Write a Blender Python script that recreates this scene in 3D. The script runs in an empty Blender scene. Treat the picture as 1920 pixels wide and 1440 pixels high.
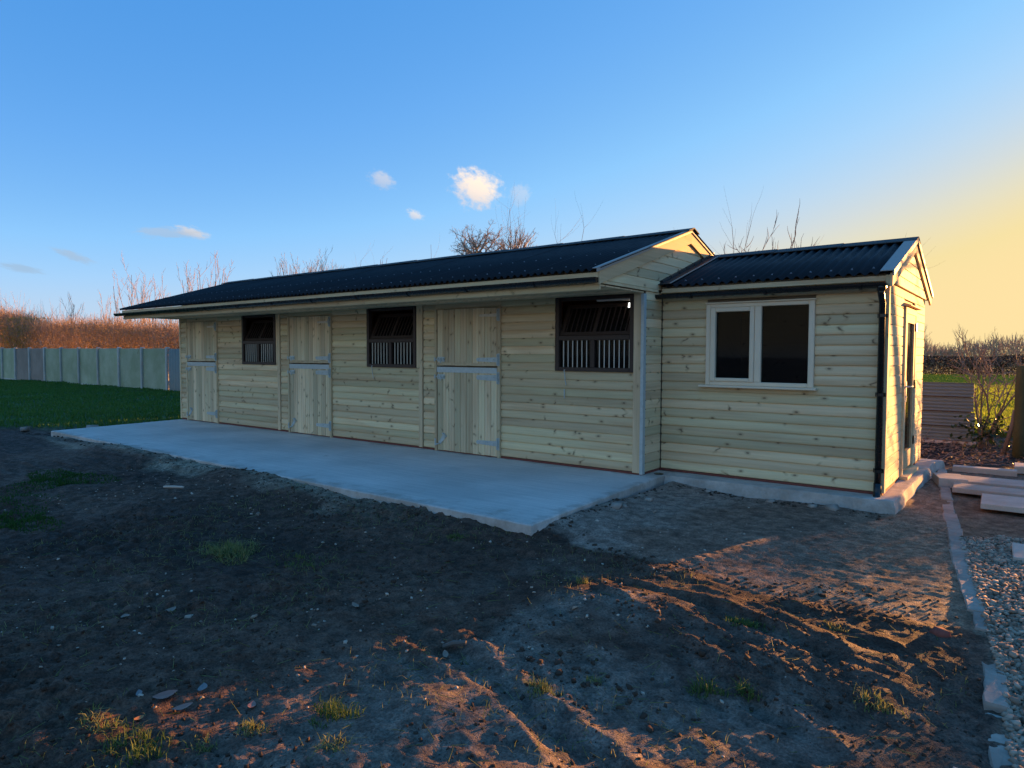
import bpy, math, random
import numpy as np
from mathutils import Vector, Matrix

random.seed(7)
RNG = np.random.default_rng(7)
SC = bpy.context.scene
COL = SC.collection

# ------------------------------------------------------------------ camera
F_PX, PITCH, ROLL, YAW = 1267.348, -0.045, -0.003, 0.653
CAM = (14.593, -7.271, 1.411)


def cam_axes():
    cy, sy = math.cos(YAW), math.sin(YAW)
    cp, sp = math.cos(PITCH), math.sin(PITCH)
    cr, sr = math.cos(ROLL), math.sin(ROLL)
    R1 = Matrix(((cy, -sy, 0), (sy, cy, 0), (0, 0, 1)))
    R2 = Matrix(((1, 0, 0), (0, cp, -sp), (0, sp, cp)))
    R3 = Matrix(((cr, 0, sr), (0, 1, 0), (-sr, 0, cr)))
    R = R1 @ R2 @ R3
    return R.col[0].copy(), R.col[1].copy(), R.col[2].copy()


RIGHT, FWD, UP = cam_axes()
cam_data = bpy.data.cameras.new('camera')
cam_data.sensor_width = 36.0
cam_data.lens = F_PX / 1920 * 36.0
cam_data.clip_start = 0.05
cam_data.clip_end = 3000
cam = bpy.data.objects.new('camera', cam_data)
COL.objects.link(cam)
M = Matrix.Identity(4)
for r in range(3):
    M[r][0], M[r][1], M[r][2], M[r][3] = RIGHT[r], UP[r], -FWD[r], CAM[r]
cam.matrix_world = M
SC.camera = cam

# ------------------------------------------------------------------ node helper


def nd(nt, typ, ins=None, **props):
    n = nt.nodes.new(typ)
    for k, v in props.items():
        setattr(n, k, v)
    for k, v in (ins or {}).items():
        s = n.inputs[k]
        if isinstance(v, bpy.types.NodeSocket):
            nt.links.new(v, s)
        elif isinstance(v, bpy.types.Node):
            nt.links.new(v.outputs[0], s)
        else:
            if isinstance(v, (tuple, list)) and len(v) == 3 and s.type == 'RGBA':
                v = (*v, 1.0)
            s.default_value = v
    return n


def math_(nt, op, a, b=0.0, c=0.0, clamp=False):
    n = nd(nt, 'ShaderNodeMath', operation=op, use_clamp=clamp)
    for i, v in enumerate((a, b, c)):
        if isinstance(v, bpy.types.NodeSocket):
            nt.links.new(v, n.inputs[i])
        else:
            n.inputs[i].default_value = v
    return n.outputs[0]


def mix_(nt, fac, a, b, blend='MIX'):
    n = nd(nt, 'ShaderNodeMix', data_type='RGBA', blend_type=blend)
    for key, v in ((0, fac), (6, a), (7, b)):
        s = n.inputs[key]
        if isinstance(v, bpy.types.NodeSocket):
            nt.links.new(v, s)
        else:
            s.default_value = (*v, 1.0) if isinstance(v, (tuple, list)) and len(v) == 3 else v
    return n.outputs[2]


def ramp_(nt, val, lo, hi, a=0.0, b=1.0):
    n = nd(nt, 'ShaderNodeMapRange', {0: val, 1: lo, 2: hi, 3: a, 4: b}, interpolation_type='SMOOTHSTEP')
    return n.outputs[0]


# ------------------------------------------------------------------ sky, sun, exposure
SUN_AZ = math.radians(17.5)       # from +Y towards +X
SUN_EL = math.radians(3.7)
SUN_DIR = Vector((math.sin(SUN_AZ) * math.cos(SUN_EL), math.cos(SUN_AZ) * math.cos(SUN_EL), math.sin(SUN_EL)))

world = bpy.data.worlds.new('World')
SC.world = world
world.use_nodes = True
wt = world.node_tree
wt.nodes.clear()
sky = nd(wt, 'ShaderNodeTexSky', sky_type='NISHITA', sun_disc=False, sun_elevation=SUN_EL,
         sun_rotation=SUN_AZ, altitude=0.0, air_density=1.3, dust_density=0.3, ozone_density=1.0)
tc = nd(wt, 'ShaderNodeTexCoord')
gen = tc.outputs['Generated']


def pix_dir(u, v):
    return (RIGHT * ((u - 960) / F_PX) + FWD - UP * ((v - 720) / F_PX)).normalized()


def cloud_mask(u, v, rx, ry, tilt, seed, soft=0.9, rough=1.1, nscale=3.0):
    """puff of cloud around one direction of the sky; rx, ry are its half sizes in radians"""
    d = pix_dir(u, v)
    side = d.cross(Vector((0, 0, 1))).normalized()
    up = side.cross(d).normalized()
    c, s = math.cos(tilt), math.sin(tilt)
    a1, a2 = side * c + up * s, up * c - side * s

    def dot(vec):
        return nd(wt, 'ShaderNodeVectorMath', {0: gen, 1: tuple(vec)}, operation='DOT_PRODUCT').outputs['Value']
    f = math_(wt, 'MAXIMUM', dot(d), 0.05)
    x = math_(wt, 'DIVIDE', math_(wt, 'DIVIDE', dot(a1), f), rx)
    y = math_(wt, 'DIVIDE', math_(wt, 'DIVIDE', dot(a2), f), ry)
    vec = nd(wt, 'ShaderNodeCombineXYZ', {0: x, 1: y, 2: seed}).outputs[0]
    n1 = nd(wt, 'ShaderNodeTexNoise', {'Vector': vec, 'Scale': nscale * 0.5, 'Detail': 8.0, 'Roughness': 0.68}).outputs[0]
    r = nd(wt, 'ShaderNodeVectorMath', {0: vec, 1: (1, 1, 0)}, operation='MULTIPLY')
    ln = nd(wt, 'ShaderNodeVectorMath', {0: r.outputs[0]}, operation='LENGTH').outputs['Value']
    e = math_(wt, 'ADD', ln, math_(wt, 'MULTIPLY', math_(wt, 'SUBTRACT', n1, 0.5), 2.4 * rough))
    m = ramp_(wt, e, 1.0 - soft * 0.5, 1.0 - soft * 0.5 + soft, 1.0, 0.0)
    front = ramp_(wt, dot(d), 0.6, 0.7)
    return math_(wt, 'MULTIPLY', m, front), y, n1


# camera-like response, one curve per channel for the whole sky
_sep = nd(wt, 'ShaderNodeSeparateColor', {0: sky.outputs[0]})
SKY_GAIN = 2.50


def _curve(i, g_, k_, floor_, cap_):
    f = math_(wt, 'MULTIPLY_ADD', math_(wt, 'POWER', math_(wt, 'MAXIMUM', _sep.outputs[i], 1e-4), g_), k_, floor_)
    sh = math_(wt, 'POWER', math_(wt, 'ADD', math_(wt, 'POWER', math_(wt, 'DIVIDE', f, cap_), 4.0), 1.0), 0.25)
    return math_(wt, 'MULTIPLY', math_(wt, 'DIVIDE', f, sh), SKY_GAIN)


_n = [_curve(0, 1.52, .0615, .008, .61), _curve(1, .86, .203, .004, .56), _curve(2, .10, .560, 0.0, .75)]
# hue follows brightness as on the photograph's film response: blue, pale teal, cream, amber
_lut = nd(wt, 'ShaderNodeValToRGB', {0: math_(wt, 'DIVIDE', _n[0], SKY_GAIN * .70)})
_el = _lut.color_ramp.elements
_stops = ((.018, .150, .40), (.045, .188, .47), (.09, .255, .545), (.17, .365, .61), (.24, .405, .595), (.32, .425, .53), (.40, .435, .44), (.48, .45, .335), (.57, .46, .215))
while len(_el) < len(_stops):
    _el.new(.5)
for _e, (_r, _g, _bl) in zip(_el, _stops):
    _e.position = _r / .70
    _e.color = (_r, _g, _bl, 1)
_ls = nd(wt, 'ShaderNodeSeparateColor', {0: _lut.outputs[0]})
_G = math_(wt, 'ADD', math_(wt, 'MULTIPLY', _n[1], .10), math_(wt, 'MULTIPLY', _ls.outputs[1], .90 * SKY_GAIN))
_B = math_(wt, 'ADD', math_(wt, 'MULTIPLY', _n[2], .05), math_(wt, 'MULTIPLY', _ls.outputs[2], .95 * SKY_GAIN))
skycol = nd(wt, 'ShaderNodeCombineColor', {0: _n[0], 1: _G, 2: _B}).outputs[0]
for (u, v, rx, ry, tilt, seed, op, soft, warm) in (
        (893, 354, .026, .021, -0.35, 1.3, 0.90, 1.15, 1.0), (716, 338, .014, .009, -0.3, 4.1, .42, 1.3, .7), (778, 403, .010, .0055, -0.4, 7.7, .55, 1.2, .9),
        (360, 436, .016, .0055, -0.25, 2.9, .65, 1.2, .55), (310, 437, .03, .006, 0.05, 12.9, .4, 1.0, .2),
        (138, 480, .017, .0045, -0.3, 9.2, .45, 1.1, .1), (40, 503, .018, .004, -.15, 5.5, .4, 1.1, .0), (975, 366, .011, .013, -.6, 15.5, .25, 1.1, .8)):
    m, yy, nn = cloud_mask(u, v, rx, ry, tilt, seed, soft)
    lit = mix_(wt, ramp_(wt, math_(wt, 'ADD', yy, math_(wt, 'MULTIPLY', nn, .8)), -.9, 1.3), (1.30, 1.15, 1.10), (1.95, 1.55, 1.16))
    shade = (.55, .66, .78)
    ccol = mix_(wt, warm, shade, lit)
    skycol = mix_(wt, math_(wt, 'MULTIPLY', m, op), skycol, ccol)
SKY_STRENGTH = 0.10
bg = nd(wt, 'ShaderNodeBackground', {'Color': skycol, 'Strength': SKY_STRENGTH})
wo = nd(wt, 'ShaderNodeOutputWorld', {'Surface': bg.outputs[0]})

sun_data = bpy.data.lights.new('sun', 'SUN')
sun_data.energy = 2.6
sun_data.angle = math.radians(0.55)
sun_data.color = (1.0, 0.45, 0.125)
sun = bpy.data.objects.new('sun', sun_data)
COL.objects.link(sun)
sun.rotation_euler = SUN_DIR.to_track_quat('Z', 'Y').to_euler()
sun.location = (30, 60, 30)

SC.view_settings.view_transform = 'Standard'
SC.view_settings.look = 'None'
SC.view_settings.gamma = 1.0
SC.view_settings.use_curve_mapping = False
SC.view_settings.exposure = 2.72

# ------------------------------------------------------------------ mesh helpers


def link(name, mesh, parent=None, mat=None):
    o = bpy.data.objects.new(name, mesh)
    COL.objects.link(o)
    if parent is not None:
        o.parent = parent
    if mat is not None and not mesh.materials:
        mesh.materials.append(mat)
    return o


def empty(name, loc=(0, 0, 0)):
    o = bpy.data.objects.new(name, None)
    o.empty_display_size = 0.2
    o.location = loc
    COL.objects.link(o)
    return o


def tag(o, label=None, cat=None, group=None, kind=None):
    for k, v in (('label', label), ('category', cat), ('group', group), ('kind', kind)):
        if v:
            o[k] = v
    return o


def np_mesh(name, V, Fq=None, Ft=None, smooth=False):
    """fast mesh from numpy vertex array with quads and/or triangles"""
    me = bpy.data.meshes.new(name)
    V = np.asarray(V, np.float32)
    loops, starts, tot = [], [], 0
    if Fq is not None and len(Fq):
        Fq = np.asarray(Fq, np.int32)
        loops.append(Fq.ravel())
        starts.append(np.arange(len(Fq)) * 4)
        tot += len(Fq) * 4
    if Ft is not None and len(Ft):
        Ft = np.asarray(Ft, np.int32)
        loops.append(Ft.ravel())
        starts.append(tot + np.arange(len(Ft)) * 3)
    loops = np.concatenate(loops).astype(np.int32)
    starts = np.concatenate(starts).astype(np.int32)
    me.vertices.add(len(V))
    me.vertices.foreach_set('co', V.ravel())
    me.loops.add(len(loops))
    me.loops.foreach_set('vertex_index', loops)
    me.polygons.add(len(starts))
    me.polygons.foreach_set('loop_start', starts)
    if smooth:
        me.polygons.foreach_set('use_smooth', np.ones(len(starts), bool))
    me.update(calc_edges=True)
    return me


class MB:
    """collects simple solids into one mesh"""

    def __init__(s):
        s.v, s.f = [], []

    def add(s, vs, fs):
        b = len(s.v)
        s.v += [tuple(p) for p in vs]
        s.f += [tuple(i + b for i in f) for f in fs]
        return s

    def box(s, x0, x1, y0, y1, z0, z1):
        return s.add([(x0, y0, z0), (x1, y0, z0), (x1, y1, z0), (x0, y1, z0), (x0, y0, z1), (x1, y0, z1), (x1, y1, z1), (x0, y1, z1)],
                     [(0, 3, 2, 1), (4, 5, 6, 7), (0, 1, 5, 4), (1, 2, 6, 5), (2, 3, 7, 6), (3, 0, 4, 7)])

    def bevbox(s, x0, x1, y0, y1, z0, z1, b=.004):
        # box with the long edges chamfered all round (seen from the front, -Y)
        vs, fs = [], []
        for (y, d) in ((y0, b), (y0 + b, 0), (y1, 0)):
            vs += [(x0 + d, y, z0 + d), (x1 - d, y, z0 + d), (x1 - d, y, z1 - d), (x0 + d, y, z1 - d)]
        fs.append((0, 1, 2, 3))
        for k in range(2):
            for i in range(4):
                j = (i + 1) % 4
                fs.append((k * 4 + i, (k + 1) * 4 + i, (k + 1) * 4 + j, k * 4 + j))
        fs.append((11, 10, 9, 8))
        return s.add(vs, fs)

    def prism(s, poly, axis, a, b):
        """extrude polygon; axis 'x': poly is (y,z); 'y': (x,z); 'z': (x,y)"""
        def mk(p, t):
            return {'x': (t, p[0], p[1]), 'y': (p[0], t, p[1]), 'z': (p[0], p[1], t)}[axis]
        n = len(poly)
        vs = [mk(p, a) for p in poly] + [mk(p, b) for p in poly]
        fs = [tuple(range(n))[::-1], tuple(range(n, 2 * n))]
        fs += [(i, (i + 1) % n, n + (i + 1) % n, n + i) for i in range(n)]
        return s.add(vs, fs)

    def tube(s, pts, rad, n=8, cap=True):
        pts = [Vector(p) for p in pts]
        if not isinstance(rad, (list, tuple)):
            rad = [rad] * len(pts)
        rings, ref = [], None
        for i, p in enumerate(pts):
            t = (pts[min(i + 1, len(pts) - 1)] - pts[max(i - 1, 0)]).normalized()
            if ref is None:
                ref = Vector((0, 0, 1)) if abs(t.z) < .9 else Vector((1, 0, 0))
            a = t.cross(ref).normalized()
            b = a.cross(t).normalized()
            ref = b
            rings.append([p + (a * math.cos(2 * math.pi * k / n) + b * math.sin(2 * math.pi * k / n)) * rad[i] for k in range(n)])
        vs = [q for r in rings for q in r]
        fs = []
        for i in range(len(pts) - 1):
            for k in range(n):
                k2 = (k + 1) % n
                fs.append((i * n + k, i * n + k2, (i + 1) * n + k2, (i + 1) * n + k))
        if cap:
            fs.append(tuple(range(n))[::-1])
            fs.append(tuple(range((len(pts) - 1) * n, len(pts) * n)))
        return s.add(vs, fs)

    def mesh(s, name, smooth=False):
        me = bpy.data.meshes.new(name)
        me.from_pydata(s.v, [], s.f)
        if smooth:
            me.polygons.foreach_set('use_smooth', np.ones(len(s.f), bool))
        me.update()
        return me

    def obj(s, name, mat, parent=None, smooth=False):
        return link(name, s.mesh(name, smooth), parent, mat)


def children(o):
    return [c for c in o.children]


def copy_tree(o, parent, off):
    c = o.copy()
    COL.objects.link(c)
    c.parent = parent
    c.location = Vector(o.location) + Vector(off)
    for ch in children(o):
        copy_tree(ch, c, (0, 0, 0))
    return c


def segs_mesh(name, P0, P1, r0, r1, n=3):
    """many straight tapered sticks in one mesh"""
    P0, P1 = np.asarray(P0, float), np.asarray(P1, float)
    N = len(P0)
    r0 = np.broadcast_to(np.asarray(r0, float), (N,))
    r1 = np.broadcast_to(np.asarray(r1, float), (N,))
    t = P1 - P0
    t /= np.linalg.norm(t, axis=1)[:, None] + 1e-9
    ref = np.where(np.abs(t[:, 2:3]) < .9, np.array([[0, 0, 1.]]), np.array([[1., 0, 0]]))
    a = np.cross(t, ref)
    a /= np.linalg.norm(a, axis=1)[:, None]
    b = np.cross(a, t)
    V = np.zeros((N, 2 * n, 3))
    for k in range(n):
        w = a * math.cos(2 * math.pi * k / n) + b * math.sin(2 * math.pi * k / n)
        V[:, k] = P0 + w * r0[:, None]
        V[:, n + k] = P1 + w * r1[:, None]
    base = (np.arange(N) * 2 * n)[:, None]
    Fq = np.concatenate([base + np.array([[k, (k + 1) % n, n + (k + 1) % n, n + k]]) for k in range(n)])
    return np_mesh(name, V.reshape(-1, 3), Fq, smooth=(n > 3))


def leaf_mesh(name, P, size, rng, flat=0.0):
    """many leaf-sized folded faces"""
    N = len(P)
    size = np.broadcast_to(np.asarray(size, float), (N,))
    d = rng.normal(size=(N, 3))
    d[:, 2] *= (1 - flat)
    d /= np.linalg.norm(d, axis=1)[:, None]
    w = np.cross(d, rng.normal(size=(N, 3)))
    w /= np.linalg.norm(w, axis=1)[:, None]
    nrm = np.cross(d, w)
    s = size[:, None]
    V = np.stack([P - d * s * .5, P + w * s * .28 + nrm * s * .08, P + d * s * .5, P - w * s * .28 + nrm * s * .08], 1)
    b = (np.arange(N) * 4)[:, None]
    Ft = np.concatenate([b + np.array([[0, 1, 2]]), b + np.array([[0, 2, 3]])])
    return np_mesh(name, V.reshape(-1, 3), None, Ft)


def blade_mesh(name, P, h, w, lean, rng):
    """grass blades: each a bent pair of faces"""
    N = len(P)
    h = np.broadcast_to(np.asarray(h, float), (N,))
    w = np.broadcast_to(np.asarray(w, float), (N,))
    a = rng.uniform(0, 2 * np.pi, N)
    side = np.stack([np.cos(a), np.sin(a), np.zeros(N)], 1)
    b = rng.uniform(0, 2 * np.pi, N)
    ln = (np.abs(rng.normal(size=N)) * lean)[:, None]
    tip = np.stack([np.cos(b), np.sin(b), np.zeros(N)], 1) * h[:, None] * ln
    up = np.array([[0, 0, 1.]])
    V = np.stack([P - side * w[:, None] * .5, P + side * w[:, None] * .5,
                  P + up * h[:, None] * .55 + tip * .4 - side * w[:, None] * .35,
                  P + up * h[:, None] * .55 + tip * .4 + side * w[:, None] * .35,
                  P + up * h[:, None] * np.maximum(.25, 1 - .35 * ln) + tip * 1.1], 1)
    i = (np.arange(N) * 5)[:, None]
    Ft = np.concatenate([i + np.array([[0, 1, 3]]), i + np.array([[0, 3, 2]]), i + np.array([[2, 3, 4]])])
    return np_mesh(name, V.reshape(-1, 3), None, Ft)


# smooth value noise for numpy arrays
def vnoise(x, y, seed=0):
    xi, yi = np.floor(x).astype(np.int64), np.floor(y).astype(np.int64)
    xf, yf = x - xi, y - yi
    u, v = xf * xf * xf * (xf * (xf * 6 - 15) + 10), yf * yf * yf * (yf * (yf * 6 - 15) + 10)

    def h(a, b):
        n = (a * 374761393 + b * 668265263 + seed * 1442695041) & 0xFFFFFFFF
        n = ((n ^ (n >> 13)) * 1274126177) & 0xFFFFFFFF
        n = n ^ (n >> 16)
        return (n & 0xFFFF) / 65535.0 * 2 - 1
    a, b, c, d = h(xi, yi), h(xi + 1, yi), h(xi, yi + 1), h(xi + 1, yi + 1)
    return (a + (b - a) * u) + ((c + (d - c) * u) - (a + (b - a) * u)) * v


def fbm(x, y, octaves=4, seed=0, gain=.5):
    t, amp = np.zeros_like(x), 1.0
    for o in range(octaves):
        t += amp * vnoise(x, y, seed + o * 17)
        x, y = x * 2.03 + 3.1, y * 2.03 - 1.7
        amp *= gain
    return t


def sstep(x, a, b):
    t = np.clip((x - a) / (b - a), 0, 1)
    return t * t * (3 - 2 * t)


# ------------------------------------------------------------------ materials
def new_mat(name, rough=.7, spec=.3):
    m = bpy.data.materials.new(name)
    m.use_nodes = True
    nt = m.node_tree
    b = nt.nodes['Principled BSDF']
    b.inputs['Roughness'].default_value = rough
    b.inputs['Specular IOR Level'].default_value = spec
    return m, nt, b


def plain(name, col, rough=.6, metal=0.0, var=.25, scale=12, spec=.3, bump=0.0):
    m, nt, b = new_mat(name, rough, spec)
    b.inputs['Metallic'].default_value = metal
    tcn = nd(nt, 'ShaderNodeTexCoord')
    oi = nd(nt, 'ShaderNodeObjectInfo')
    n = nd(nt, 'ShaderNodeTexNoise', {'Vector': tcn.outputs['Object'], 'Scale': scale, 'Detail': 5.0, 'Roughness': .6})
    f = math_(nt, 'MULTIPLY_ADD', math_(nt, 'SUBTRACT', n.outputs[0], .5), var * 2.2, 1.0)
    f = math_(nt, 'MULTIPLY', f, math_(nt, 'MULTIPLY_ADD', oi.outputs['Random'], var * .5, 1 - var * .25))
    c = nd(nt, 'ShaderNodeVectorMath', {0: col, 'Scale': f}, operation='SCALE')
    nt.links.new(c.outputs[0], b.inputs['Base Color'])
    nt.links.new(math_(nt, 'MULTIPLY_ADD', n.outputs[0], .3, rough - .15), b.inputs['Roughness'])
    if bump:
        bp = nd(nt, 'ShaderNodeBump', {'Height': n.outputs[0], 'Strength': .5, 'Distance': bump})
        nt.links.new(bp.outputs[0], b.inputs['Normal'])
    return m


def timber(name, pale, green, brown, axis=0, knots=1.0, rough=.75, grain=.18, bump=.0012):
    m, nt, b = new_mat(name, rough, .25)
    tcn = nd(nt, 'ShaderNodeTexCoord')
    oi = nd(nt, 'ShaderNodeObjectInfo')
    rnd = oi.outputs['Random']
    # per-board offset so that no two boards repeat
    off = nd(nt, 'ShaderNodeCombineXYZ', {0: math_(nt, 'MULTIPLY', rnd, 71.3), 1: math_(nt, 'MULTIPLY', rnd, 37.7), 2: math_(nt, 'MULTIPLY', rnd, 53.9)})
    co = nd(nt, 'ShaderNodeVectorMath', {0: tcn.outputs['Object'], 1: off.outputs[0]}, operation='ADD').outputs[0]
    sep = nd(nt, 'ShaderNodeSeparateXYZ', {0: co})
    x, y, z = sep.outputs[0], sep.outputs[1], sep.outputs[2]
    if axis == 2:
        L, W = z, math_(nt, 'ADD', x, y)
    elif axis == 1:
        L, W = y, math_(nt, 'ADD', x, z)
    else:
        L, W = x, math_(nt, 'ADD', z, math_(nt, 'MULTIPLY', y, .5))
    wob = nd(nt, 'ShaderNodeTexNoise', {'Vector': nd(nt, 'ShaderNodeCombineXYZ', {0: math_(nt, 'MULTIPLY', L, 3.0), 1: math_(nt, 'MULTIPLY', W, 9.0), 2: 0.0}), 'Scale': 1.0, 'Detail': 2.0})
    wv = math_(nt, 'SUBTRACT', wob.outputs[0], .5)
    Wd = math_(nt, 'MULTIPLY_ADD', wv, .035, W)
    gv = nd(nt, 'ShaderNodeCombineXYZ', {0: math_(nt, 'MULTIPLY', L, 1.6), 1: math_(nt, 'MULTIPLY', Wd, 46.0), 2: 3.3})
    g1 = nd(nt, 'ShaderNodeTexNoise', {'Vector': gv, 'Scale': 1.0, 'Detail': 4.0, 'Roughness': .6}).outputs[0]
    bv = nd(nt, 'ShaderNodeCombineXYZ', {0: math_(nt, 'MULTIPLY', L, .7), 1: math_(nt, 'MULTIPLY', Wd, 9.0), 2: 9.1})
    band = nd(nt, 'ShaderNodeTexNoise', {'Vector': bv, 'Scale': 1.0, 'Detail': 2.0}).outputs[0]
    base = mix_(nt, ramp_(nt, rnd, .15, .85), pale, green)
    base = mix_(nt, math_(nt, 'MULTIPLY', ramp_(nt, band, .46, .68), .75), base, brown)
    gfac = math_(nt, 'MULTIPLY_ADD', math_(nt, 'SUBTRACT', g1, .5), grain * 2.4, 1.0)
    rfac = math_(nt, 'MULTIPLY_ADD', nd(nt, 'ShaderNodeTexWhiteNoise', {'W': math_(nt, 'MULTIPLY', rnd, 913.0)}, noise_dimensions='1D').outputs[0], .42, .74)
    base = nd(nt, 'ShaderNodeVectorMath', {0: base, 'Scale': math_(nt, 'MULTIPLY', gfac, rfac)}, operation='SCALE').outputs[0]

    def knot(sl, sw, dist, gate, warp):
        v = nd(nt, 'ShaderNodeCombineXYZ', {0: math_(nt, 'MULTIPLY', math_(nt, 'MULTIPLY_ADD', wv, warp, L), sl), 1: math_(nt, 'MULTIPLY', W, sw), 2: math_(nt, 'MULTIPLY', rnd, 9.0)})
        vo = nd(nt, 'ShaderNodeTexVoronoi', {'Vector': v, 'Scale': 1.0, 'Randomness': .95}, voronoi_dimensions='2D')
        gate_v = nd(nt, 'ShaderNodeSeparateColor', {0: vo.outputs['Color']}).outputs[0]
        gv_ = ramp_(nt, gate_v, gate, gate + .02)
        core = ramp_(nt, vo.outputs['Distance'], dist * .55, dist, 1.0, 0.0)
        halo = ramp_(nt, vo.outputs['Distance'], dist * .8, dist * 2.6, 1.0, 0.0)
        return math_(nt, 'MULTIPLY', core, gv_), math_(nt, 'MULTIPLY', halo, gv_)
    k1, h1 = knot(3.6, 6.5, .080, .64, .05)
    k2, h2 = knot(6.0, 3.0, .085, .72, .30)
    k = math_(nt, 'MAXIMUM', k1, k2)
    h = math_(nt, 'MAXIMUM', h1, h2)
    base = mix_(nt, math_(nt, 'MULTIPLY', h, .42 * knots), base, (brown[0] * .55, brown[1] * .47, brown[2] * .40))
    base = mix_(nt, math_(nt, 'MULTIPLY', k, .68 * knots), base, (.10, .062, .036))
    nt.links.new(base, b.inputs['Base Color'])
    hgt = math_(nt, 'MULTIPLY_ADD', h, .6, g1)
    bp = nd(nt, 'ShaderNodeBump', {'Height': hgt, 'Strength': .6, 'Distance': bump})
    nt.links.new(bp.outputs[0], b.inputs['Normal'])
    return m


PALE, GREEN, BROWN = (.82, .59, .345), (.75, .59, .335), (.68, .45, .25)
M_BOARD = timber('treated_board', PALE, GREEN, BROWN, 0)
M_BOARDY = M_BOARD
M_DOOR = timber('treated_door_board', (.83, .61, .37), (.77, .605, .36), (.70, .48, .28), 2, .8)
M_POST = timber('treated_post', (.79, .56, .335), (.73, .55, .32), (.63, .42, .24), 2, .6)
M_TRIM = timber('planed_trim', (.78, .54, .30), (.72, .53, .29), (.63, .41, .22), 0, .5)
M_BARGE = timber('planed_barge', (.78, .53, .29), (.74, .52, .28), (.63, .40, .21), 1, .6)
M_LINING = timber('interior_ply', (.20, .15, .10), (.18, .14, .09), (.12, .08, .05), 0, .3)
M_DARKWOOD = plain('brown_stained_wood', (.060, .036, .027), .55, var=.3, scale=18)
M_CREAM = plain('cream_frame', (.84, .66, .46), .45, var=.08, scale=5)
M_GALV = plain('galvanised_steel', (.50, .53, .50), .45, metal=.15, var=.22, scale=25)
M_BAR = plain('white_bar', (.70, .60, .48), .4, var=.08)
M_BLACK = plain('black_plastic', (.012, .011, .011), .28, var=.1, spec=.5)
M_ROOF = plain('bitumen_sheet', (.013, .013, .015), .72, var=.45, scale=6, spec=.22, bump=.002)
M_RIDGE = plain('ridge_felt', (.060, .062, .060), .8, var=.3, scale=9)
M_LEAD = plain('flashing', (.02, .02, .022), .5, var=.3)
M_CAP = plain('grey_capping', (.34, .30, .26), .6, metal=.0, var=.12)
M_NAIL = plain('nail_cap', (.13, .14, .16), .4, var=.1, spec=.5)
M_BRICK = plain('red_brick', (.22, .065, .045), .85, var=.35, scale=20)
M_GLASS, _nt, _b = new_mat('glass', .03, .12)
_b.inputs['Base Color'].default_value = (.010, .010, .010, 1)
_b.inputs['Transmission Weight'].default_value = 0.0
_b.inputs['Alpha'].default_value = .6
M_LAMP, _nt, _b = new_mat('lamp_white', .4)
_b.inputs['Base Color'].default_value = (.85, .85, .85, 1)
_b.inputs['Emission Color'].default_value = (1, .96, .9, 1)
_b.inputs['Emission Strength'].default_value = .5


def concrete(name, c1, c2, scale=1.5, fine=60, bump=.003, rough=.85):
    m, nt, b = new_mat(name, rough, .25)
    tcn = nd(nt, 'ShaderNodeTexCoord')
    a = nd(nt, 'ShaderNodeTexNoise', {'Vector': tcn.outputs['Object'], 'Scale': scale, 'Detail': 6.0, 'Roughness': .62})
    f = nd(nt, 'ShaderNodeTexNoise', {'Vector': tcn.outputs['Object'], 'Scale': fine, 'Detail': 4.0, 'Roughness': .7})
    st = nd(nt, 'ShaderNodeTexNoise', {'Vector': nd(nt, 'ShaderNodeVectorMath', {0: tcn.outputs['Object'], 1: (1.2, 22, 1)}, operation='MULTIPLY').outputs[0], 'Scale': 1.0, 'Detail': 4.0})
    c = mix_(nt, ramp_(nt, a.outputs[0], .32, .70), c1, c2)
    k = math_(nt, 'MULTIPLY_ADD', math_(nt, 'SUBTRACT', f.outputs[0], .5), .35, 1.0)
    k = math_(nt, 'MULTIPLY', k, math_(nt, 'MULTIPLY_ADD', math_(nt, 'SUBTRACT', st.outputs[0], .5), .45, 1.0))
    oi = nd(nt, 'ShaderNodeObjectInfo')
    k = math_(nt, 'MULTIPLY', k, math_(nt, 'MULTIPLY_ADD', oi.outputs['Random'], .22, .9))
    c = nd(nt, 'ShaderNodeVectorMath', {0: c, 'Scale': k}, operation='SCALE').outputs[0]
    nt.links.new(c, b.inputs['Base Color'])
    hh = math_(nt, 'ADD', f.outputs[0], math_(nt, 'MULTIPLY', a.outputs[0], 1.2))
    bp = nd(nt, 'ShaderNodeBump', {'Height': hh, 'Strength': .6, 'Distance': bump})
    nt.links.new(bp.outputs[0], b.inputs['Normal'])
    return m


M_SLAB = concrete('fresh_concrete', (.62, .55, .475), (.78, .69, .60), .8)
M_PLINTH = concrete('plinth_concrete', (.34, .29, .24), (.52, .45, .38), 4, 40, .008)
M_STONE = concrete('grey_stone', (.27, .215, .17), (.40, .325, .26), 3.5, 35, .006)
M_PAVER = concrete('pale_paving', (.46, .37, .29), (.56, .46, .37), 2.5, 60, .003)
M_FENCE = concrete('mossy_panel', (.35, .365, .215), (.46, .46, .30), 1.2, 18, .004)
M_FENCEB = concrete('brown_panel', (.33, .255, .20), (.42, .32, .255), 1.4, 14, .004)
M_FPOST = concrete('concrete_post', (.50, .45, .38), (.60, .54, .46), 2, 20, .004)
M_SHEET = plain('weathered_sheet', (.12, .165, .17), .6, metal=.0, var=.22, scale=4)


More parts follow.
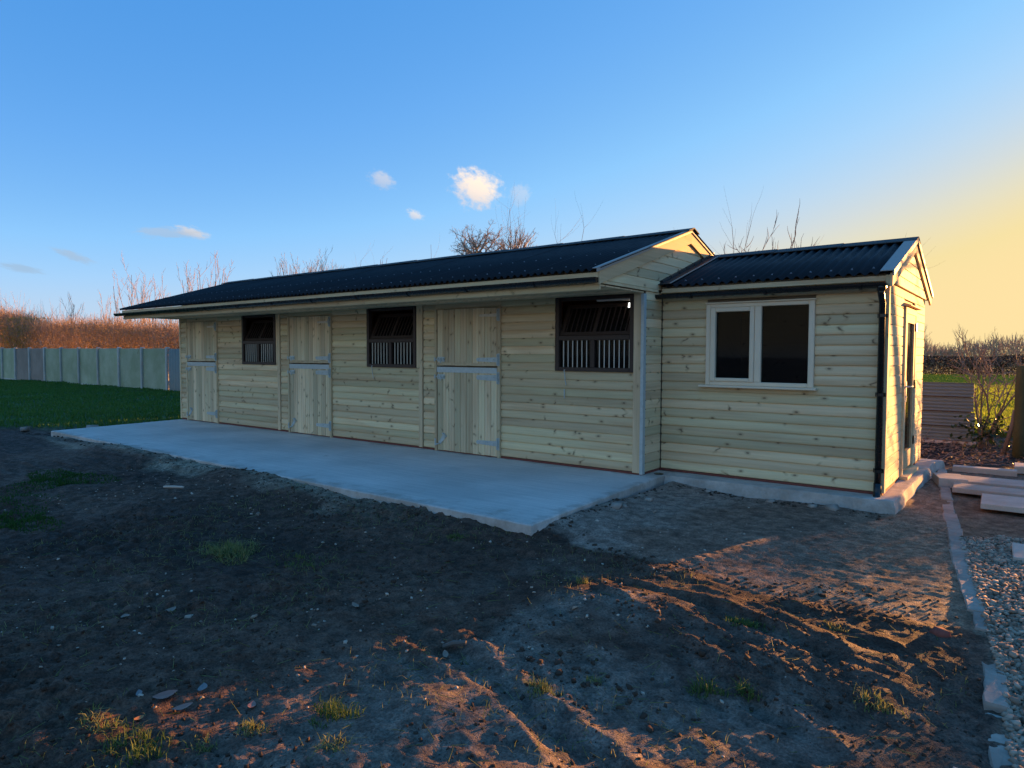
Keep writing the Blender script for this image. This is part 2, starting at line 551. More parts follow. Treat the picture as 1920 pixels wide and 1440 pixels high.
def leafy(name, c1, c2, trans=.45, rough=.6):
    m, nt, b = new_mat(name, rough, .2)
    geo = nd(nt, 'ShaderNodeNewGeometry')
    c = mix_(nt, geo.outputs['Random Per Island'], c1, c2)
    nt.links.new(c, b.inputs['Base Color'])
    tr = nd(nt, 'ShaderNodeBsdfTranslucent', {'Color': c})
    mx = nd(nt, 'ShaderNodeMixShader', {0: trans, 1: b.outputs[0], 2: tr.outputs[0]})
    out = [n for n in nt.nodes if n.type == 'OUTPUT_MATERIAL'][0]
    nt.links.new(mx.outputs[0], out.inputs[0])
    return m


M_BARK = plain('grey_bark', (.13, .105, .085), .85, var=.4, scale=6)
M_TWIG = leafy('twig', (.20, .155, .12), (.28, .22, .17), .0, .8)
M_HAZETWIG = leafy('haze_twig', (.30, .25, .21), (.40, .33, .27), .0, .9)  # lighter copy of the twig colour, standing in for haze on far trees
M_TWIGRED = leafy('red_twig', (.29, .19, .125), (.44, .30, .20), .0, .8)
M_BEECH = leafy('dry_beech_leaf', (.40, .215, .08), (.54, .33, .13), .55)
M_OLIVE = leafy('dull_leaf', (.38, .24, .05), (.46, .34, .09), .55)
M_LAUREL = leafy('laurel_leaf', (.012, .03, .012), (.03, .06, .02), .15, .28)
M_HEDGE = leafy('dark_hedge_leaf', (.028, .020, .012), (.050, .036, .022), .15, .7)
M_HAZEWOODS = leafy('hazed_wood_twig', (.42, .28, .17), (.55, .38, .24), .0, .9)  # colour raised to imitate haze over the distant woods
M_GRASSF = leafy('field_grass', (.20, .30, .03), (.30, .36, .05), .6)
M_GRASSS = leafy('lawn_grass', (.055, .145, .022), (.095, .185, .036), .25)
M_TUFT = leafy('tuft_grass', (.16, .20, .055), (.33, .30, .12), .4)
M_TUFTG = leafy('green_tuft', (.07, .13, .025), (.16, .20, .06), .4)
M_MOSS = leafy('short_grass', (.025, .075, .012), (.05, .11, .02), .3)
M_DRYLEAF = leafy('fallen_leaf', (.20, .13, .09), (.30, .21, .15), .2, .55)
M_PEBBLE = leafy('pebble', (.22, .155, .11), (.58, .46, .35), .0, .8)
M_GRAVEL = leafy('gravel_stone', (.17, .115, .078), (.50, .375, .27), .0, .8)
M_CLOD = leafy('mud_clod', (.052, .032, .021), (.082, .052, .035), .0, .9)

# ------------------------------------------------------------------ ground
BAY = 3.66
XR = 3 * BAY              # right corner of the stables
SB = 0.484                # set back of the annex front
XA = 13.44                # annex gable wall
YA = 3.52                 # back of the building
RUTS = [  # (points, half width of trough, depth (negative) or ridge height, sharpness)
    ([(11.72, -4.62), (11.87, -4.68), (12.17, -4.79), (12.55, -4.89), (12.83, -5.0), (13.17, -5.16), (13.5, -5.4)], .035, .050),
    ([(11.9, -4.47), (12.06, -4.5), (12.29, -4.53), (12.71, -4.72), (12.9, -4.78), (13.26, -4.89), (13.6, -5.05)], .055, .050),
    ([(11.8, -4.55), (12.18, -4.66), (12.65, -4.80), (12.87, -4.90), (13.22, -5.03), (13.55, -5.22)], .085, -.060),
    ([(12.4, -3.40), (12.75, -3.56), (13.09, -3.79), (13.27, -3.85), (13.48, -3.98), (13.77, -4.15), (14.0, -4.3)], .03, .045),
    ([(12.4, -3.48), (12.73, -3.64), (13.05, -3.87), (13.24, -3.94), (13.45, -4.06), (13.75, -4.24), (14.0, -4.4)], .06, -.050),
    ([(12.8, -3.5), (13.18, -3.68), (13.5, -3.82), (13.73, -3.94), (14.0, -4.1)], .05, -.045),
    ([(12.9, -3.46), (13.22, -3.60), (13.53, -3.75), (13.8, -3.9)], .025, .035),
    ([(12.2, -3.10), (12.85, -3.17), (13.03, -3.17), (13.55, -3.36), (13.77, -3.46), (13.99, -3.55)], .035, .040),
    ([(12.3, -3.18), (12.83, -3.25), (13.03, -3.27), (13.53, -3.45), (13.75, -3.55), (13.97, -3.65)], .05, -.045),
    ([(12.6, -2.95), (13.0, -3.0), (13.39, -3.1), (13.57, -3.24), (13.9, -3.4)], .03, .030),
    ([(13.0, -2.92), (13.42, -3.0), (13.7, -3.12), (14.0, -3.3)], .05, -.030),
    ([(13.6, -3.4), (14.04, -3.6), (14.22, -3.73)], .035, -.030),
    ([(11.1, -2.45), (11.85, -2.78), (12.32, -2.80), (12.68, -2.76), (12.98, -2.86), (13.39, -2.88), (13.8, -2.8)], .07, .035),
    ([(11.0, -2.95), (11.8, -3.2), (12.3, -3.05)], .10, -.035),
    ([(11.6, -3.55), (12.4, -3.86), (13.1, -4.12), (13.7, -4.42), (14.2, -4.8)], .075, -.030),
    ([(11.6, -3.48), (12.4, -3.78), (13.1, -4.03), (13.7, -4.33), (14.2, -4.7)], .022, .022),
    ([(11.9, -3.28), (12.7, -3.40), (13.4, -3.62), (14.1, -4.0)], .06, -.022),
    ([(12.9, -2.75), (13.5, -2.92), (14.1, -3.25), (14.4, -3.6)], .05, -.022),
    ([(12.9, -2.69), (13.5, -2.86), (14.1, -3.18)], .020, .018),
    ([(8.0, -3.3), (9.2, -3.5), (10.4, -3.75), (11.2, -4.1)], .12, -.030),
    ([(8.0, -3.5), (9.2, -3.72), (10.3, -3.97)], .06, .025),
]
KERB = [(13.66, 3.9), (13.67, 3.6), (13.83, 2.2), (14.0, .68), (14.09, 0.0), (14.18, -.82), (14.26, -1.45), (14.34, -2.05), (14.41, -2.6), (14.45, -2.88), (14.49, -3.15), (14.53, -3.81), (14.58, -4.15), (14.62, -4.8)]


def polydist(x, y, pts):
    d = np.full_like(x, 1e9)
    for (ax, ay), (bx, by) in zip(pts[:-1], pts[1:]):
        vx, vy = bx - ax, by - ay
        t = np.clip(((x - ax) * vx + (y - ay) * vy) / (vx * vx + vy * vy), 0, 1)
        d = np.minimum(d, np.hypot(x - ax - t * vx, y - ay - t * vy))
    return d


KX = np.array([k[0] for k in KERB][::-1])
KY = np.array([k[1] for k in KERB][::-1])


def zones(x, y):
    """masks (0..1) of what the ground is made of"""
    n1 = fbm(x * 1.3, y * 1.3, 4, 5)
    n2 = fbm(x * 4, y * 4, 3, 9)
    kx = np.interp(y, KY, KX)
    right = sstep(x - kx, -.02, .06)
    # lawn on the left: beyond a line that runs out from the far corner of the slab
    s = (x + 2.2) * (-2.76) + (y + 2.66) * 2.15
    s = s / math.hypot(2.76, 2.15)
    lawn = sstep(s + n1 * .25, -.05, .35) * (1 - sstep(x, .0, .4) * (1 - sstep(y, 5, 6)))
    lawn = np.maximum(lawn, sstep(y + n1 * .6, 8.3, 9.6))
    edge = np.interp(x, [10.9, 11.85, 12.32, 12.68, 13.0, 13.4, 14.6], [-2.30, -2.66, -2.70, -2.66, -2.76, -2.78, -2.6])
    compact = sstep(y - edge + n2 * .10 + n1 * .1, -.06, .10) * sstep(x, 10.8, 11.2) * (1 - sstep(y, 3.6, 4.6))
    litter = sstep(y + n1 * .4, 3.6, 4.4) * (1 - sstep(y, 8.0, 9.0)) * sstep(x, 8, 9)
    gravel = right * sstep(-y + n2 * .15 + (x - 14.2) * .4, .05, .35)
    sandy = sstep(y + n1 * .22, -3.15, -2.75) * (1 - sstep(y, -2.5, -2.4)) * (1 - sstep(x, 7.5, 10.5)) * sstep(x, .2, 1.2)
    return dict(lawn=lawn, compact=compact, litter=litter, gravel=gravel, right=right, sandy=sandy, n1=n1, n2=n2)


def ground_h(x, y, fine=True):
    zn = zones(x, y)
    h = -.175 + .035 * fbm(x * .55, y * .55, 3, 3)
    rough = 1 - .80 * zn['compact'] - .5 * zn['right'] * (1 - zn['compact'])
    rough = np.clip(rough, .18, 1) * (1 - .5 * zn['lawn']) * (1 - .45 * sstep(x, 12.0, 12.8) * (1 - sstep(y, -2.7, -2.4)))
    cl = fbm(x * 3.1, y * 3.1, 4, 21)
    h += rough * .014 * cl
    h += rough * .010 * fbm(x * 6.5, y * 6.5, 3, 23) * (.4 + sstep(fbm(x * .9, y * .9, 2, 78), -.2, .4))
    if fine:
        rg = 1 - np.abs(fbm(x * 9, y * 9, 3, 31))
        patch = sstep(fbm(x * 1.1, y * 1.1, 2, 77), -.1, .5)
        h += rough * (.014 * fbm(x * 16, y * 16, 4, 41, .6) * (.25 + patch) + .012 * (rg - .5) * patch)
        h += .0048 * fbm(x * 45, y * 45, 2, 51) * (.45 + .55 * rough)
        h += .0055 * rough * fbm(x * 27, y * 27, 2, 53) * sstep(vnoise(x * 2.3, y * 2.3, 54), -.5, .5)
        for pts, w, a in RUTS:
            wob = .018 * fbm(x * 5, y * 5, 2, 61)
            d = polydist(x, y, pts) + wob
            h += a * np.exp(-(np.maximum(d, 0) / (w * 1.25)) ** 2) * .52 * np.clip(.80 + .75 * vnoise(x * 4.0, y * 4.0, 71) + .5 * vnoise(x * 13, y * 13, 72), .1, 1.7)
    bx = sstep(x, 11.7, 12.5) * (1 - sstep(x, 14.0, 14.35))
    h += bx * (.070 * sstep(-y + .10 * zn['n1'], 2.75, 3.55) - .060 * sstep(-y, 3.55, 4.35))
    h += sstep(x, 12.15, 12.6) * (1 - sstep(x, 14.1, 14.4)) * .065 * sstep(-y - .38 * (x - 12.6) + .1 * zn['n1'], 4.62, 5.35)
    ddx = np.maximum(np.maximum(.3 - x, x - 11.22), 0)
    ddy = np.maximum(np.maximum(-2.66 - y, y - .3), 0)
    h += .070 * np.exp(-np.hypot(ddx, ddy) / .55)
    ddx = np.maximum(np.maximum(12.2 - x, x - 13.62), 0)
    ddy = np.maximum(np.maximum(.2 - y, y - 3.6), 0)
    h += .035 * np.exp(-np.hypot(ddx, ddy) / .4) * sstep(x, 11.8, 13.0)
    # mud banked against the slab's long edge, less so towards its near corner
    bank = np.exp(-((y + 2.78) / .22) ** 2) * sstep(x, .2, 1.0) * (1 - sstep(x, 9.5, 11.6))
    h += bank * .045
    h += zn['lawn'] * .045 * (1 - sstep(x, 2, 5))
    h = h + .02 * zn['compact'] * (1 - sstep(x, 11.3, 12.6))
    # under the slab and the buildings
    def inside(x0, x1, y0, y1, m=.05):
        return sstep(x, x0, x0 + m) * (1 - sstep(x, x1 - m, x1)) * sstep(y, y0, y0 + m) * (1 - sstep(y, y1 - m, y1))
    low = np.maximum(inside(.2, 11.28, -2.64, .3), inside(0.0, 13.5, .2, 3.6))
    h = h * (1 - low) + low * -.40
    kd = np.abs(x - np.interp(y, KY, KX))
    return h


def axis_vals(dense0, dense1, step, lo, hi):
    a = list(np.arange(dense0, dense1 + 1e-6, step))
    s, v = step, dense1
    while v < hi:
        s *= 1.16
        v += s
        a.append(v)
    s, v = step, dense0
    while v > lo:
        s *= 1.16
        v -= s
        a.insert(0, v)
    return np.array(a)


gx = axis_vals(5.2, 14.85, .018, -900, 900)
gy = axis_vals(-6.5, .5, .018, -300, 1200)
GX, GY = np.meshgrid(gx, gy)
GH = ground_h(GX, GY)
nx_, ny_ = len(gx), len(gy)
idx = np.arange(nx_ * ny_).reshape(ny_, nx_)
Fq = np.stack([idx[:-1, :-1], idx[:-1, 1:], idx[1:, 1:], idx[1:, :-1]], -1).reshape(-1, 4)
gm = np_mesh('ground', np.stack([GX, GY, GH], -1).reshape(-1, 3), Fq, smooth=True)

zn = zones(GX, GY)


def lerp3(a, b, t):
    return a + (b - a) * t[..., None]


C = np.broadcast_to(np.array([.088, .046, .028]), GX.shape + (3,)).copy()
big = fbm(GX * .7, GY * .7, 4, 101)
C = lerp3(C, np.array([.125, .069, .043]), sstep(big, .05, .8) * .8)
C = lerp3(C, np.array([.050, .029, .019]), sstep(-big, .1, .7) * .8)
# brown grassy tracks and dead thatch between the ruts, brightened for the sun patches
th = sstep(fbm(GX * 1.6, GY * 1.6, 4, 111), -.25, .4) * sstep(GX, 11.2, 12.6) * sstep(-GY, 2.7, 3.1)
C = lerp3(C, np.array([.20, .150, .112]), th * .85)
C = lerp3(C, np.array([.27, .158, .105]), zn['compact'] * (.80 + .2 * np.clip(zn['n1'], -1, 1)))
C = lerp3(C, np.array([.150, .105, .080]), sstep(GX, 12.2, 13.8) * sstep(-GY, 3.0, 4.0) * (.45 + .35 * np.clip(zn['n1'], -1, 1)))
cool = zn['compact'] * sstep(-GX + zn['n1'] * .8, -12.6, -11.6)
C = lerp3(C, np.array([.30, .215, .16]), cool * .75)
C = lerp3(C, np.array([.27, .165, .10]), zn['compact'] * sstep(GX, 13.1, 13.9) * .8)
C = lerp3(C, np.array([.17, .105, .062]), zn['right'] * (1 - zn['gravel']) * .9)
C = lerp3(C, np.array([.20, .14, .095]), zn['gravel'])
C = lerp3(C, np.array([.32, .24, .16]), zn['sandy'] * np.clip(.75 + .5 * zn['n2'], 0, 1))
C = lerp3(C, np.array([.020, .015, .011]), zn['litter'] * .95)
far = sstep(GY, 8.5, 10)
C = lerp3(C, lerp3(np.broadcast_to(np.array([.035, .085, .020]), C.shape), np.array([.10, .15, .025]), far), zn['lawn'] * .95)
C *= (1 + .22 * fbm(GX * 22, GY * 22, 3, 121))[..., None]
C = np.clip(C, .004, 1)
att = gm.attributes.new('soil', 'FLOAT_COLOR', 'POINT')
att.data.foreach_set('color', np.concatenate([C, np.ones(C.shape[:2] + (1,))], -1).astype(np.float32).ravel())

m, nt, b = new_mat('soil', .85, .25)
at = nd(nt, 'ShaderNodeAttribute', attribute_name='soil')
tcn = nd(nt, 'ShaderNodeTexCoord')
n1 = nd(nt, 'ShaderNodeTexNoise', {'Vector': tcn.outputs['Object'], 'Scale': 70.0, 'Detail': 5.0, 'Roughness': .7})
n2 = nd(nt, 'ShaderNodeTexNoise', {'Vector': tcn.outputs['Object'], 'Scale': 9.0, 'Detail': 5.0, 'Roughness': .65})
k = math_(nt, 'MULTIPLY', ramp_(nt, n1.outputs[0], .28, .72, .50, 1.60), ramp_(nt, n2.outputs[0], .28, .72, .62, 1.42))
cc = nd(nt, 'ShaderNodeVectorMath', {0: at.outputs['Color'], 'Scale': k}, operation='SCALE')
nt.links.new(cc.outputs[0], b.inputs['Base Color'])
nt.links.new(ramp_(nt, n2.outputs[0], .3, .7, .95, .68), b.inputs['Roughness'])
bp = nd(nt, 'ShaderNodeBump', {'Height': math_(nt, 'ADD', n1.outputs[0], n2.outputs[0]), 'Strength': .9, 'Distance': .02})
nt.links.new(bp.outputs[0], b.inputs['Normal'])
ground = link('ground', gm, None, m)
tag(ground, kind='structure')


def gz(x, y):
    return ground_h(np.atleast_1d(np.asarray(x, float)), np.atleast_1d(np.asarray(y, float)))


def gz1(x, y):
    return float(gz(x, y)[0])


# ------------------------------------------------------------------ concrete slab (with uneven poured edges)
def slab_outline():
    pts = []
    for (ax, ay), (bx, by), n in (((.02, .02), (.38, -2.60), 24), ((.38, -2.60), (11.30, -2.70), 90), ((11.30, -2.70), (11.17, .10), 26)):
        for i in range(n):
            t = i / n
            pts.append((ax + (bx - ax) * t + random.uniform(-.005, .005), ay + (by - ay) * t + random.uniform(-.005, .005)))
    pts += [(11.17, .10), (11.17, .46), (.02, .46)]
    return pts


so = slab_outline()
mb = MB()
n = len(so)
cx_, cy_ = 5.6, -1.2
lo = [(x + random.uniform(0, .008) * (1 if x > cx_ else -1), y - random.uniform(0, .008), -.36) for x, y in so]
top = [(x, y, -.040) for x, y in so]
inn = [(x + (-.012 if x > 11 else .012 if x < .4 else 0), y + (.012 if y < -2.5 else 0), -.030) for x, y in so]
mb.add(lo + top + inn, [(i, (i + 1) % n, n + (i + 1) % n, n + i) for i in range(n)] + [(n + i, n + (i + 1) % n, 2 * n + (i + 1) % n, 2 * n + i) for i in range(n)] + [tuple(range(2 * n, 3 * n))])
nt_ = M_SLAB.node_tree
b_ = nt_.nodes['Principled BSDF']
old = b_.inputs['Base Color'].links[0].from_socket
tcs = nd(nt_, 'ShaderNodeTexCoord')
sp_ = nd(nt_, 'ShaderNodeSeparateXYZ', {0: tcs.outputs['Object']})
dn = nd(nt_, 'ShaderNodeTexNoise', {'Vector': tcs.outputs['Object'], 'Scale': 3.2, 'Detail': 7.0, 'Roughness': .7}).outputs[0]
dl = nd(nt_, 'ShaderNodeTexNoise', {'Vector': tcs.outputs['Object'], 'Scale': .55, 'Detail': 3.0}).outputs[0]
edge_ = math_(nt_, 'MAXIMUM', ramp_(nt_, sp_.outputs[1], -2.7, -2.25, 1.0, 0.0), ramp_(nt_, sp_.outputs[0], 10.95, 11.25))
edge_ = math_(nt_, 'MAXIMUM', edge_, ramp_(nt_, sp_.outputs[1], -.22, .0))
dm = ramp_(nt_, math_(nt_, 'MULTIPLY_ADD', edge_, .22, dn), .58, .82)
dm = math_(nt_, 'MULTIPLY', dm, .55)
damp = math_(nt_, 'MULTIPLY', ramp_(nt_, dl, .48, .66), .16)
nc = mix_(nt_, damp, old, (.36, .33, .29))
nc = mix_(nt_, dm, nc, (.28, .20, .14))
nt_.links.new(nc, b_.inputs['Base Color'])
slab = mb.obj('concrete_pad', M_SLAB)
tag(slab, kind='structure')

# ------------------------------------------------------------------ the building
ST = empty('stable_block', (0, 0, 0))
tag(ST, 'long new timber stable block with three half doors, black corrugated roof and lower annex', 'stable')

BH = .108
PROFILE = [(.026, 0.0), (.008, 0.0), (.0020, .006), (-.0015, .024), (-.0015, .054), (.0030, .080), (.0100, .0955), (.0180, .0985), (.0180, BH), (.026, BH)]
FLAT = [(.026, 0.0), (.003, 0.0), (.0004, .003), (0.0, .012), (0.0, .085), (.0006, .0955), (.003, .0995), (.0085, .1008), (.0085, BH), (.026, BH)]
_bm = {}


def board_mesh(Lh, prof=None):
    prof = prof or PROFILE
    key = (round(Lh, 3), prof is FLAT)
    if key not in _bm:
        _bm[key] = MB().prism([(y, z) for y, z in prof], 'x', 0, Lh).mesh('weatherboard')
        _bm[key].materials.append(M_BOARD)
    return _bm[key]


def board(x, y, z, Lh, rot=0.0, name='weatherboard', parent=None):
    o = link(name, board_mesh(Lh, FLAT if rot else PROFILE), parent or ST)
    o.rotation_euler = (0, 0, rot)
    j = random.uniform(-.0015, .0015)
    o.location = (x + (j if rot else 0), y + (0 if rot else j), z + random.uniform(-.001, .001))
    return o


def cut_board(y_of_z0, y_of_z1, x, z):
    """board on a wall that faces +X, its ends cut along a slope"""
    mb = MB()
    vs, n = [], len(FLAT)
    for fn in (y_of_z0, y_of_z1):
        vs += [(-py, fn(z + pz) - 0, pz) for py, pz in FLAT]
    mb.add(vs, [tuple(range(n)), tuple(range(n, 2 * n))[::-1]] + [(i, n + i, n + (i + 1) % n, (i + 1) % n) for i in range(n)])
    # make the grain run along local X: turn the mesh into the board frame
    mb.v = [(py, -px, pz) for px, py, pz in mb.v]
    me = mb.mesh('weatherboard')
    me.materials.append(M_BOARD)
    o = link('weatherboard', me, ST)
    o.rotation_euler = (0, 0, math.pi / 2)
    o.location = (x, 0, z)
    return o


NROW = 20
# front wall of the three bays
for i in range(3):
    x0 = BAY * i
    for r in range(NROW):
        z = r * BH
        xs = x0 + (.02 if i == 0 else .035)
        board(xs, 0, z, x0 + .285 - xs)
        if r < 11:
            board(x0 + 1.525, 0, z, (x0 + 3.595 if i < 2 else XR - .13) - x0 - 1.525)
        else:
            board(x0 + 1.525, 0, z, 2.405 - 1.525)
    board(x0 + .285, 0.001, 19 * BH, 1.24)
    # upright board between window and bay joint
    MB().bevbox(x0 + 3.545, (x0 + 3.60 if i < 2 else XR - .13), -.004, .025, 11 * BH + .002, 20 * BH).obj('jamb_board', M_POST, ST)
    if i < 2:
        MB().bevbox(x0 + 3.60, x0 + 3.675, -.014, .025, -.01, 2.16).obj('cover_strip', M_POST, ST)
MB().bevbox(XR - .128, XR - .03, -.012, .025, -.01, 2.13).obj('corner_board', M_POST, ST)
MB().bevbox(-.03, .018, -.012, .05, -.01, 2.13).obj('corner_board', M_POST, ST)
mb = MB()
mb.box(XR - .028, XR + .010, -.020, -.014, -.02, 2.12)
mb.box(XR + .004, XR + .010, -.014, .045, -.02, 2.12)
mb.obj('corner_angle', M_GALV, ST)
# return wall and annex front
WX0, WX1, WZ0, WZ1 = 11.555, 12.755, 1.05, 1.995
for r in range(NROW):
    z = r * BH
    board(XR + .002, .046, z, .432, math.pi / 2)
    if z + BH <= WZ0 + .03 or z >= WZ1 - .02:
        board(XR + .014, SB, z, XA - .045 - XR - .014)
    else:
        board(XR + .014, SB, z, WX0 - XR - .016)
        board(WX1 + .002, SB, z, XA - .045 - WX1 - .002)
mb = MB()
mb.box(XA - .043, XA + .016, SB - .014, SB + .005, -.005, 2.15)
mb.box(XA - .008, XA + .016, SB + .005, SB + .055, -.005, 2.15)
mb.obj('corner_board', M_POST, ST)
# annex gable wall with its door opening
DY0, DY1, DZ1 = 1.62, 2.55, 1.96
for r in range(NROW):
    z = r * BH
    if z < DZ1:
        board(XA, SB + .057, z, DY0 - SB - .06, math.pi / 2)
        board(XA, DY1 + .003, z, YA - .03 - DY1, math.pi / 2)
    else:
        board(XA, SB + .057, z, YA - .03 - SB - .057, math.pi / 2)

# red damp course / sole plate under the boards
mb = MB()
mb.box(.01, XR - .02, .004, .08, -.034, -.004)
mb.box(XR - .02, XR - .004, .004, SB + .05, -.034, -.004)
mb.box(XR - .003, XA - .02, SB + .004, SB + .08, -.030, -.004)
mb.box(XA - .02, XA - .006, SB + .004, YA, -.030, -.004)
mb.obj('damp_course', M_BRICK, ST)

# inner lining and hidden walls (keep the rooms dark)
mb = MB()
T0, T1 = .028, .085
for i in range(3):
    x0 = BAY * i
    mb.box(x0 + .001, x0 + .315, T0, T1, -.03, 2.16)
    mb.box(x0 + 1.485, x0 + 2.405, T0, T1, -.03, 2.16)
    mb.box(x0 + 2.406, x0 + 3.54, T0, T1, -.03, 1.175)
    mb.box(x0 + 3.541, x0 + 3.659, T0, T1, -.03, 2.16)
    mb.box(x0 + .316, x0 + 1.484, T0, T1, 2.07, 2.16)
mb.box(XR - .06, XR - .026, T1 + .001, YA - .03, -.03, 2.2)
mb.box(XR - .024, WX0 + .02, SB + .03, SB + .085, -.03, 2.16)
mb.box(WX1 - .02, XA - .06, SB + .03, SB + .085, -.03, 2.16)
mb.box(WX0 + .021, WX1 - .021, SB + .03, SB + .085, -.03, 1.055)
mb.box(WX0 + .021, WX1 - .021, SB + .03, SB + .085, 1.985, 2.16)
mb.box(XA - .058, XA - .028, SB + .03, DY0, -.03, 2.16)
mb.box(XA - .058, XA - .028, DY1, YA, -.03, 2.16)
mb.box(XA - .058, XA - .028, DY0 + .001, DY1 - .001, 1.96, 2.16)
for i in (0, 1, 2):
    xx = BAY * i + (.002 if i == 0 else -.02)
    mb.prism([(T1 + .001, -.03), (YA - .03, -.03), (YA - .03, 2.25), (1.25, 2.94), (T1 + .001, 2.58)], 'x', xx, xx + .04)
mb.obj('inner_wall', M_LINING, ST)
mb = MB()
mb.box(-.001, XR, YA - .028, YA + .02, -.03, 2.285)
mb.box(XR + .001, XA - .06, YA - .028, YA + .02, -.03, 2.215)
mb.prism([(.05, -.03), (YA - .03, -.03), (YA - .03, 2.27), (1.25, 2.95), (.05, 2.60)], 'x', -.028, -.002)
mb.obj('rear_wall', M_BOARD, ST)
mb = MB()
mb.box(.02, XA - .06, .462, YA - .03, -.20, -.045)
mb.obj('floor', M_PLINTH, ST)

# ------------------------------------------------------------------ roofs
RY, RZ, SL = 1.25, 3.005, .306      # main ridge and slope
EY = -1.13                          # front eave


def zr(y):
    return RZ - SL * abs(y - RY)


def corrugated(width, run, slope, pitch=.094, amp=.017, th=.005, per=10, rows=3):
    """sheet: local x along the eave, y up the slope (horizontal run), z up; eave edge at the origin"""
    nx = int(round(width / pitch * per)) + 1
    xs = np.linspace(0, width, nx)
    ys = np.linspace(0, run, rows)
    X, Y = np.meshgrid(xs, ys)
    Z = Y * slope + amp * np.cos(2 * np.pi * X / pitch)
    topv = np.stack([X, Y, Z], -1).reshape(-1, 3)
    V = np.concatenate([topv, topv - np.array([0, 0, th])])
    I = np.arange(nx * rows).reshape(rows, nx)
    q = np.stack([I[:-1, :-1], I[:-1, 1:], I[1:, 1:], I[1:, :-1]], -1).reshape(-1, 4)
    nn = nx * rows
    qs = [q, q[:, ::-1] + nn]
    for e in (I[0], I[-1][::-1]):
        qs.append(np.stack([e[1:], e[:-1], e[:-1] + nn, e[1:] + nn], -1))
    for e in (I[:, 0][::-1], I[:, -1]):
        qs.append(np.stack([e[1:], e[:-1], e[:-1] + nn, e[1:] + nn], -1))
    me = np_mesh('roof_sheet', V, np.concatenate(qs), smooth=False)
    me.materials.append(M_ROOF)
    return me


SH = .94
run = RY - EY
sheet = corrugated(SH, run, SL)
for i in range(12):
    o = link('roof_sheet', sheet, ST)
    o.location = (-.225 + i * SH, EY, zr(EY) + .012 + (i % 2) * .003)
    o = link('roof_sheet', sheet, ST)
    o.rotation_euler = (0, 0, math.pi)
    o.location = (-.225 + (i + 1) * SH, 2 * RY - EY, zr(EY) + .012 + (i % 2) * .003)
ARY, ARZ, ASL, AEY = 2.0, 2.745, .322, .36


def zra(y):
    return ARZ - ASL * abs(y - ARY)


AX0, AX1 = XR + .085, 13.50
w_ = (AX1 - AX0) / 3
asheet = corrugated(w_, ARY - AEY, ASL, pitch=w_ / 8)
for i in range(3):
    o = link('roof_sheet', asheet, ST)
    o.location = (AX0 + i * w_, AEY, zra(AEY) + .012 + (i % 2) * .003)
    o = link('roof_sheet', asheet, ST)
    o.rotation_euler = (0, 0, math.pi)
    o.location = (AX0 + (i + 1) * w_, 2 * ARY - AEY, zra(AEY) + .012 + (i % 2) * .003)
# roof decks under the sheets (shut the light out)
mb = MB()
mb.prism([(EY + .10, zr(EY + .10) - .012), (RY, RZ - .012), (2 * RY - EY - .10, zr(EY + .10) - .012), (2 * RY - EY - .10, zr(EY + .1) - .03), (RY, RZ - .03), (EY + .10, zr(EY + .1) - .03)], 'x', -.19, XR - .002)
mb.prism([(AEY + .06, zra(AEY + .06) - .012), (ARY, ARZ - .012), (2 * ARY - AEY - .06, zra(AEY + .06) - .012), (2 * ARY - AEY - .06, zra(AEY + .06) - .03), (ARY, ARZ - .03), (AEY + .06, zra(AEY + .06) - .03)], 'x', XR + .03, XA - .01)
mb.obj('roof_deck', M_LINING, ST)
# ridge caps in lapped lengths


def ridge_caps(xa, xb, y, z, sl, num):
    L = (xb - xa) / num
    me = None
    for i in range(num):
        if me is None:
            w, t = .17, .010
            prof = [(-w, -w * sl), (-.03, -.006), (0, 0.004), (.03, -.006), (w, -w * sl), (w, -w * sl - t), (0, -t), (-w, -w * sl - t)]
            mb = MB()
            n = len(prof)
            vs = [(0, py, pz) for py, pz in prof] + [(L + .04, py, pz + .007) for py, pz in prof]
            mb.add(vs, [tuple(range(n))[::-1], tuple(range(n, 2 * n))] + [(k, (k + 1) % n, n + (k + 1) % n, n + k) for k in range(n)])
            me = mb.mesh('ridge_cap')
            me.materials.append(M_RIDGE)
        o = link('ridge_cap', me, ST)
        o.location = (xa + i * L, y, z)


ridge_caps(-.24, XR + .05, RY, RZ + .045, SL, 11)
ridge_caps(AX0, AX1 - .02, ARY, ARZ + .045, ASL, 3)
# nail caps
mb = MB()
for i in range(12 * 5):
    for yy in (.20, .95):
        x = -.225 + (i * 2 + .0) * .094
        y = EY + yy
        mb.tube([(x, y, zr(y) + .024), (x, y - .003, zr(y) + .036)], [.011, .005], 6)
for i in range(12):
    for yy in (.16,):
        x = AX0 + (i * 2) * w_ / 8
        y = AEY + yy
        mb.tube([(x, y, zra(y) + .024), (x, y - .003, zra(y) + .040)], [.013, .006], 6)
tag(mb.obj('nail_cap', M_NAIL, ST), kind='stuff')

# eaves of the main roof: fillet, gutter, fascia and boarded soffit
MB().box(-.17, XR + .03, EY + .028, EY + .05, 2.205, 2.262).obj('eaves_fillet', M_TRIM, ST)
for k, (a, b_) in enumerate(((-.17, 3.6), (3.603, 7.3), (7.303, XR + .02))):
    MB().box(a, b_, EY + .055, EY + .080, 2.085, 2.20).obj('fascia_board', M_TRIM, ST)


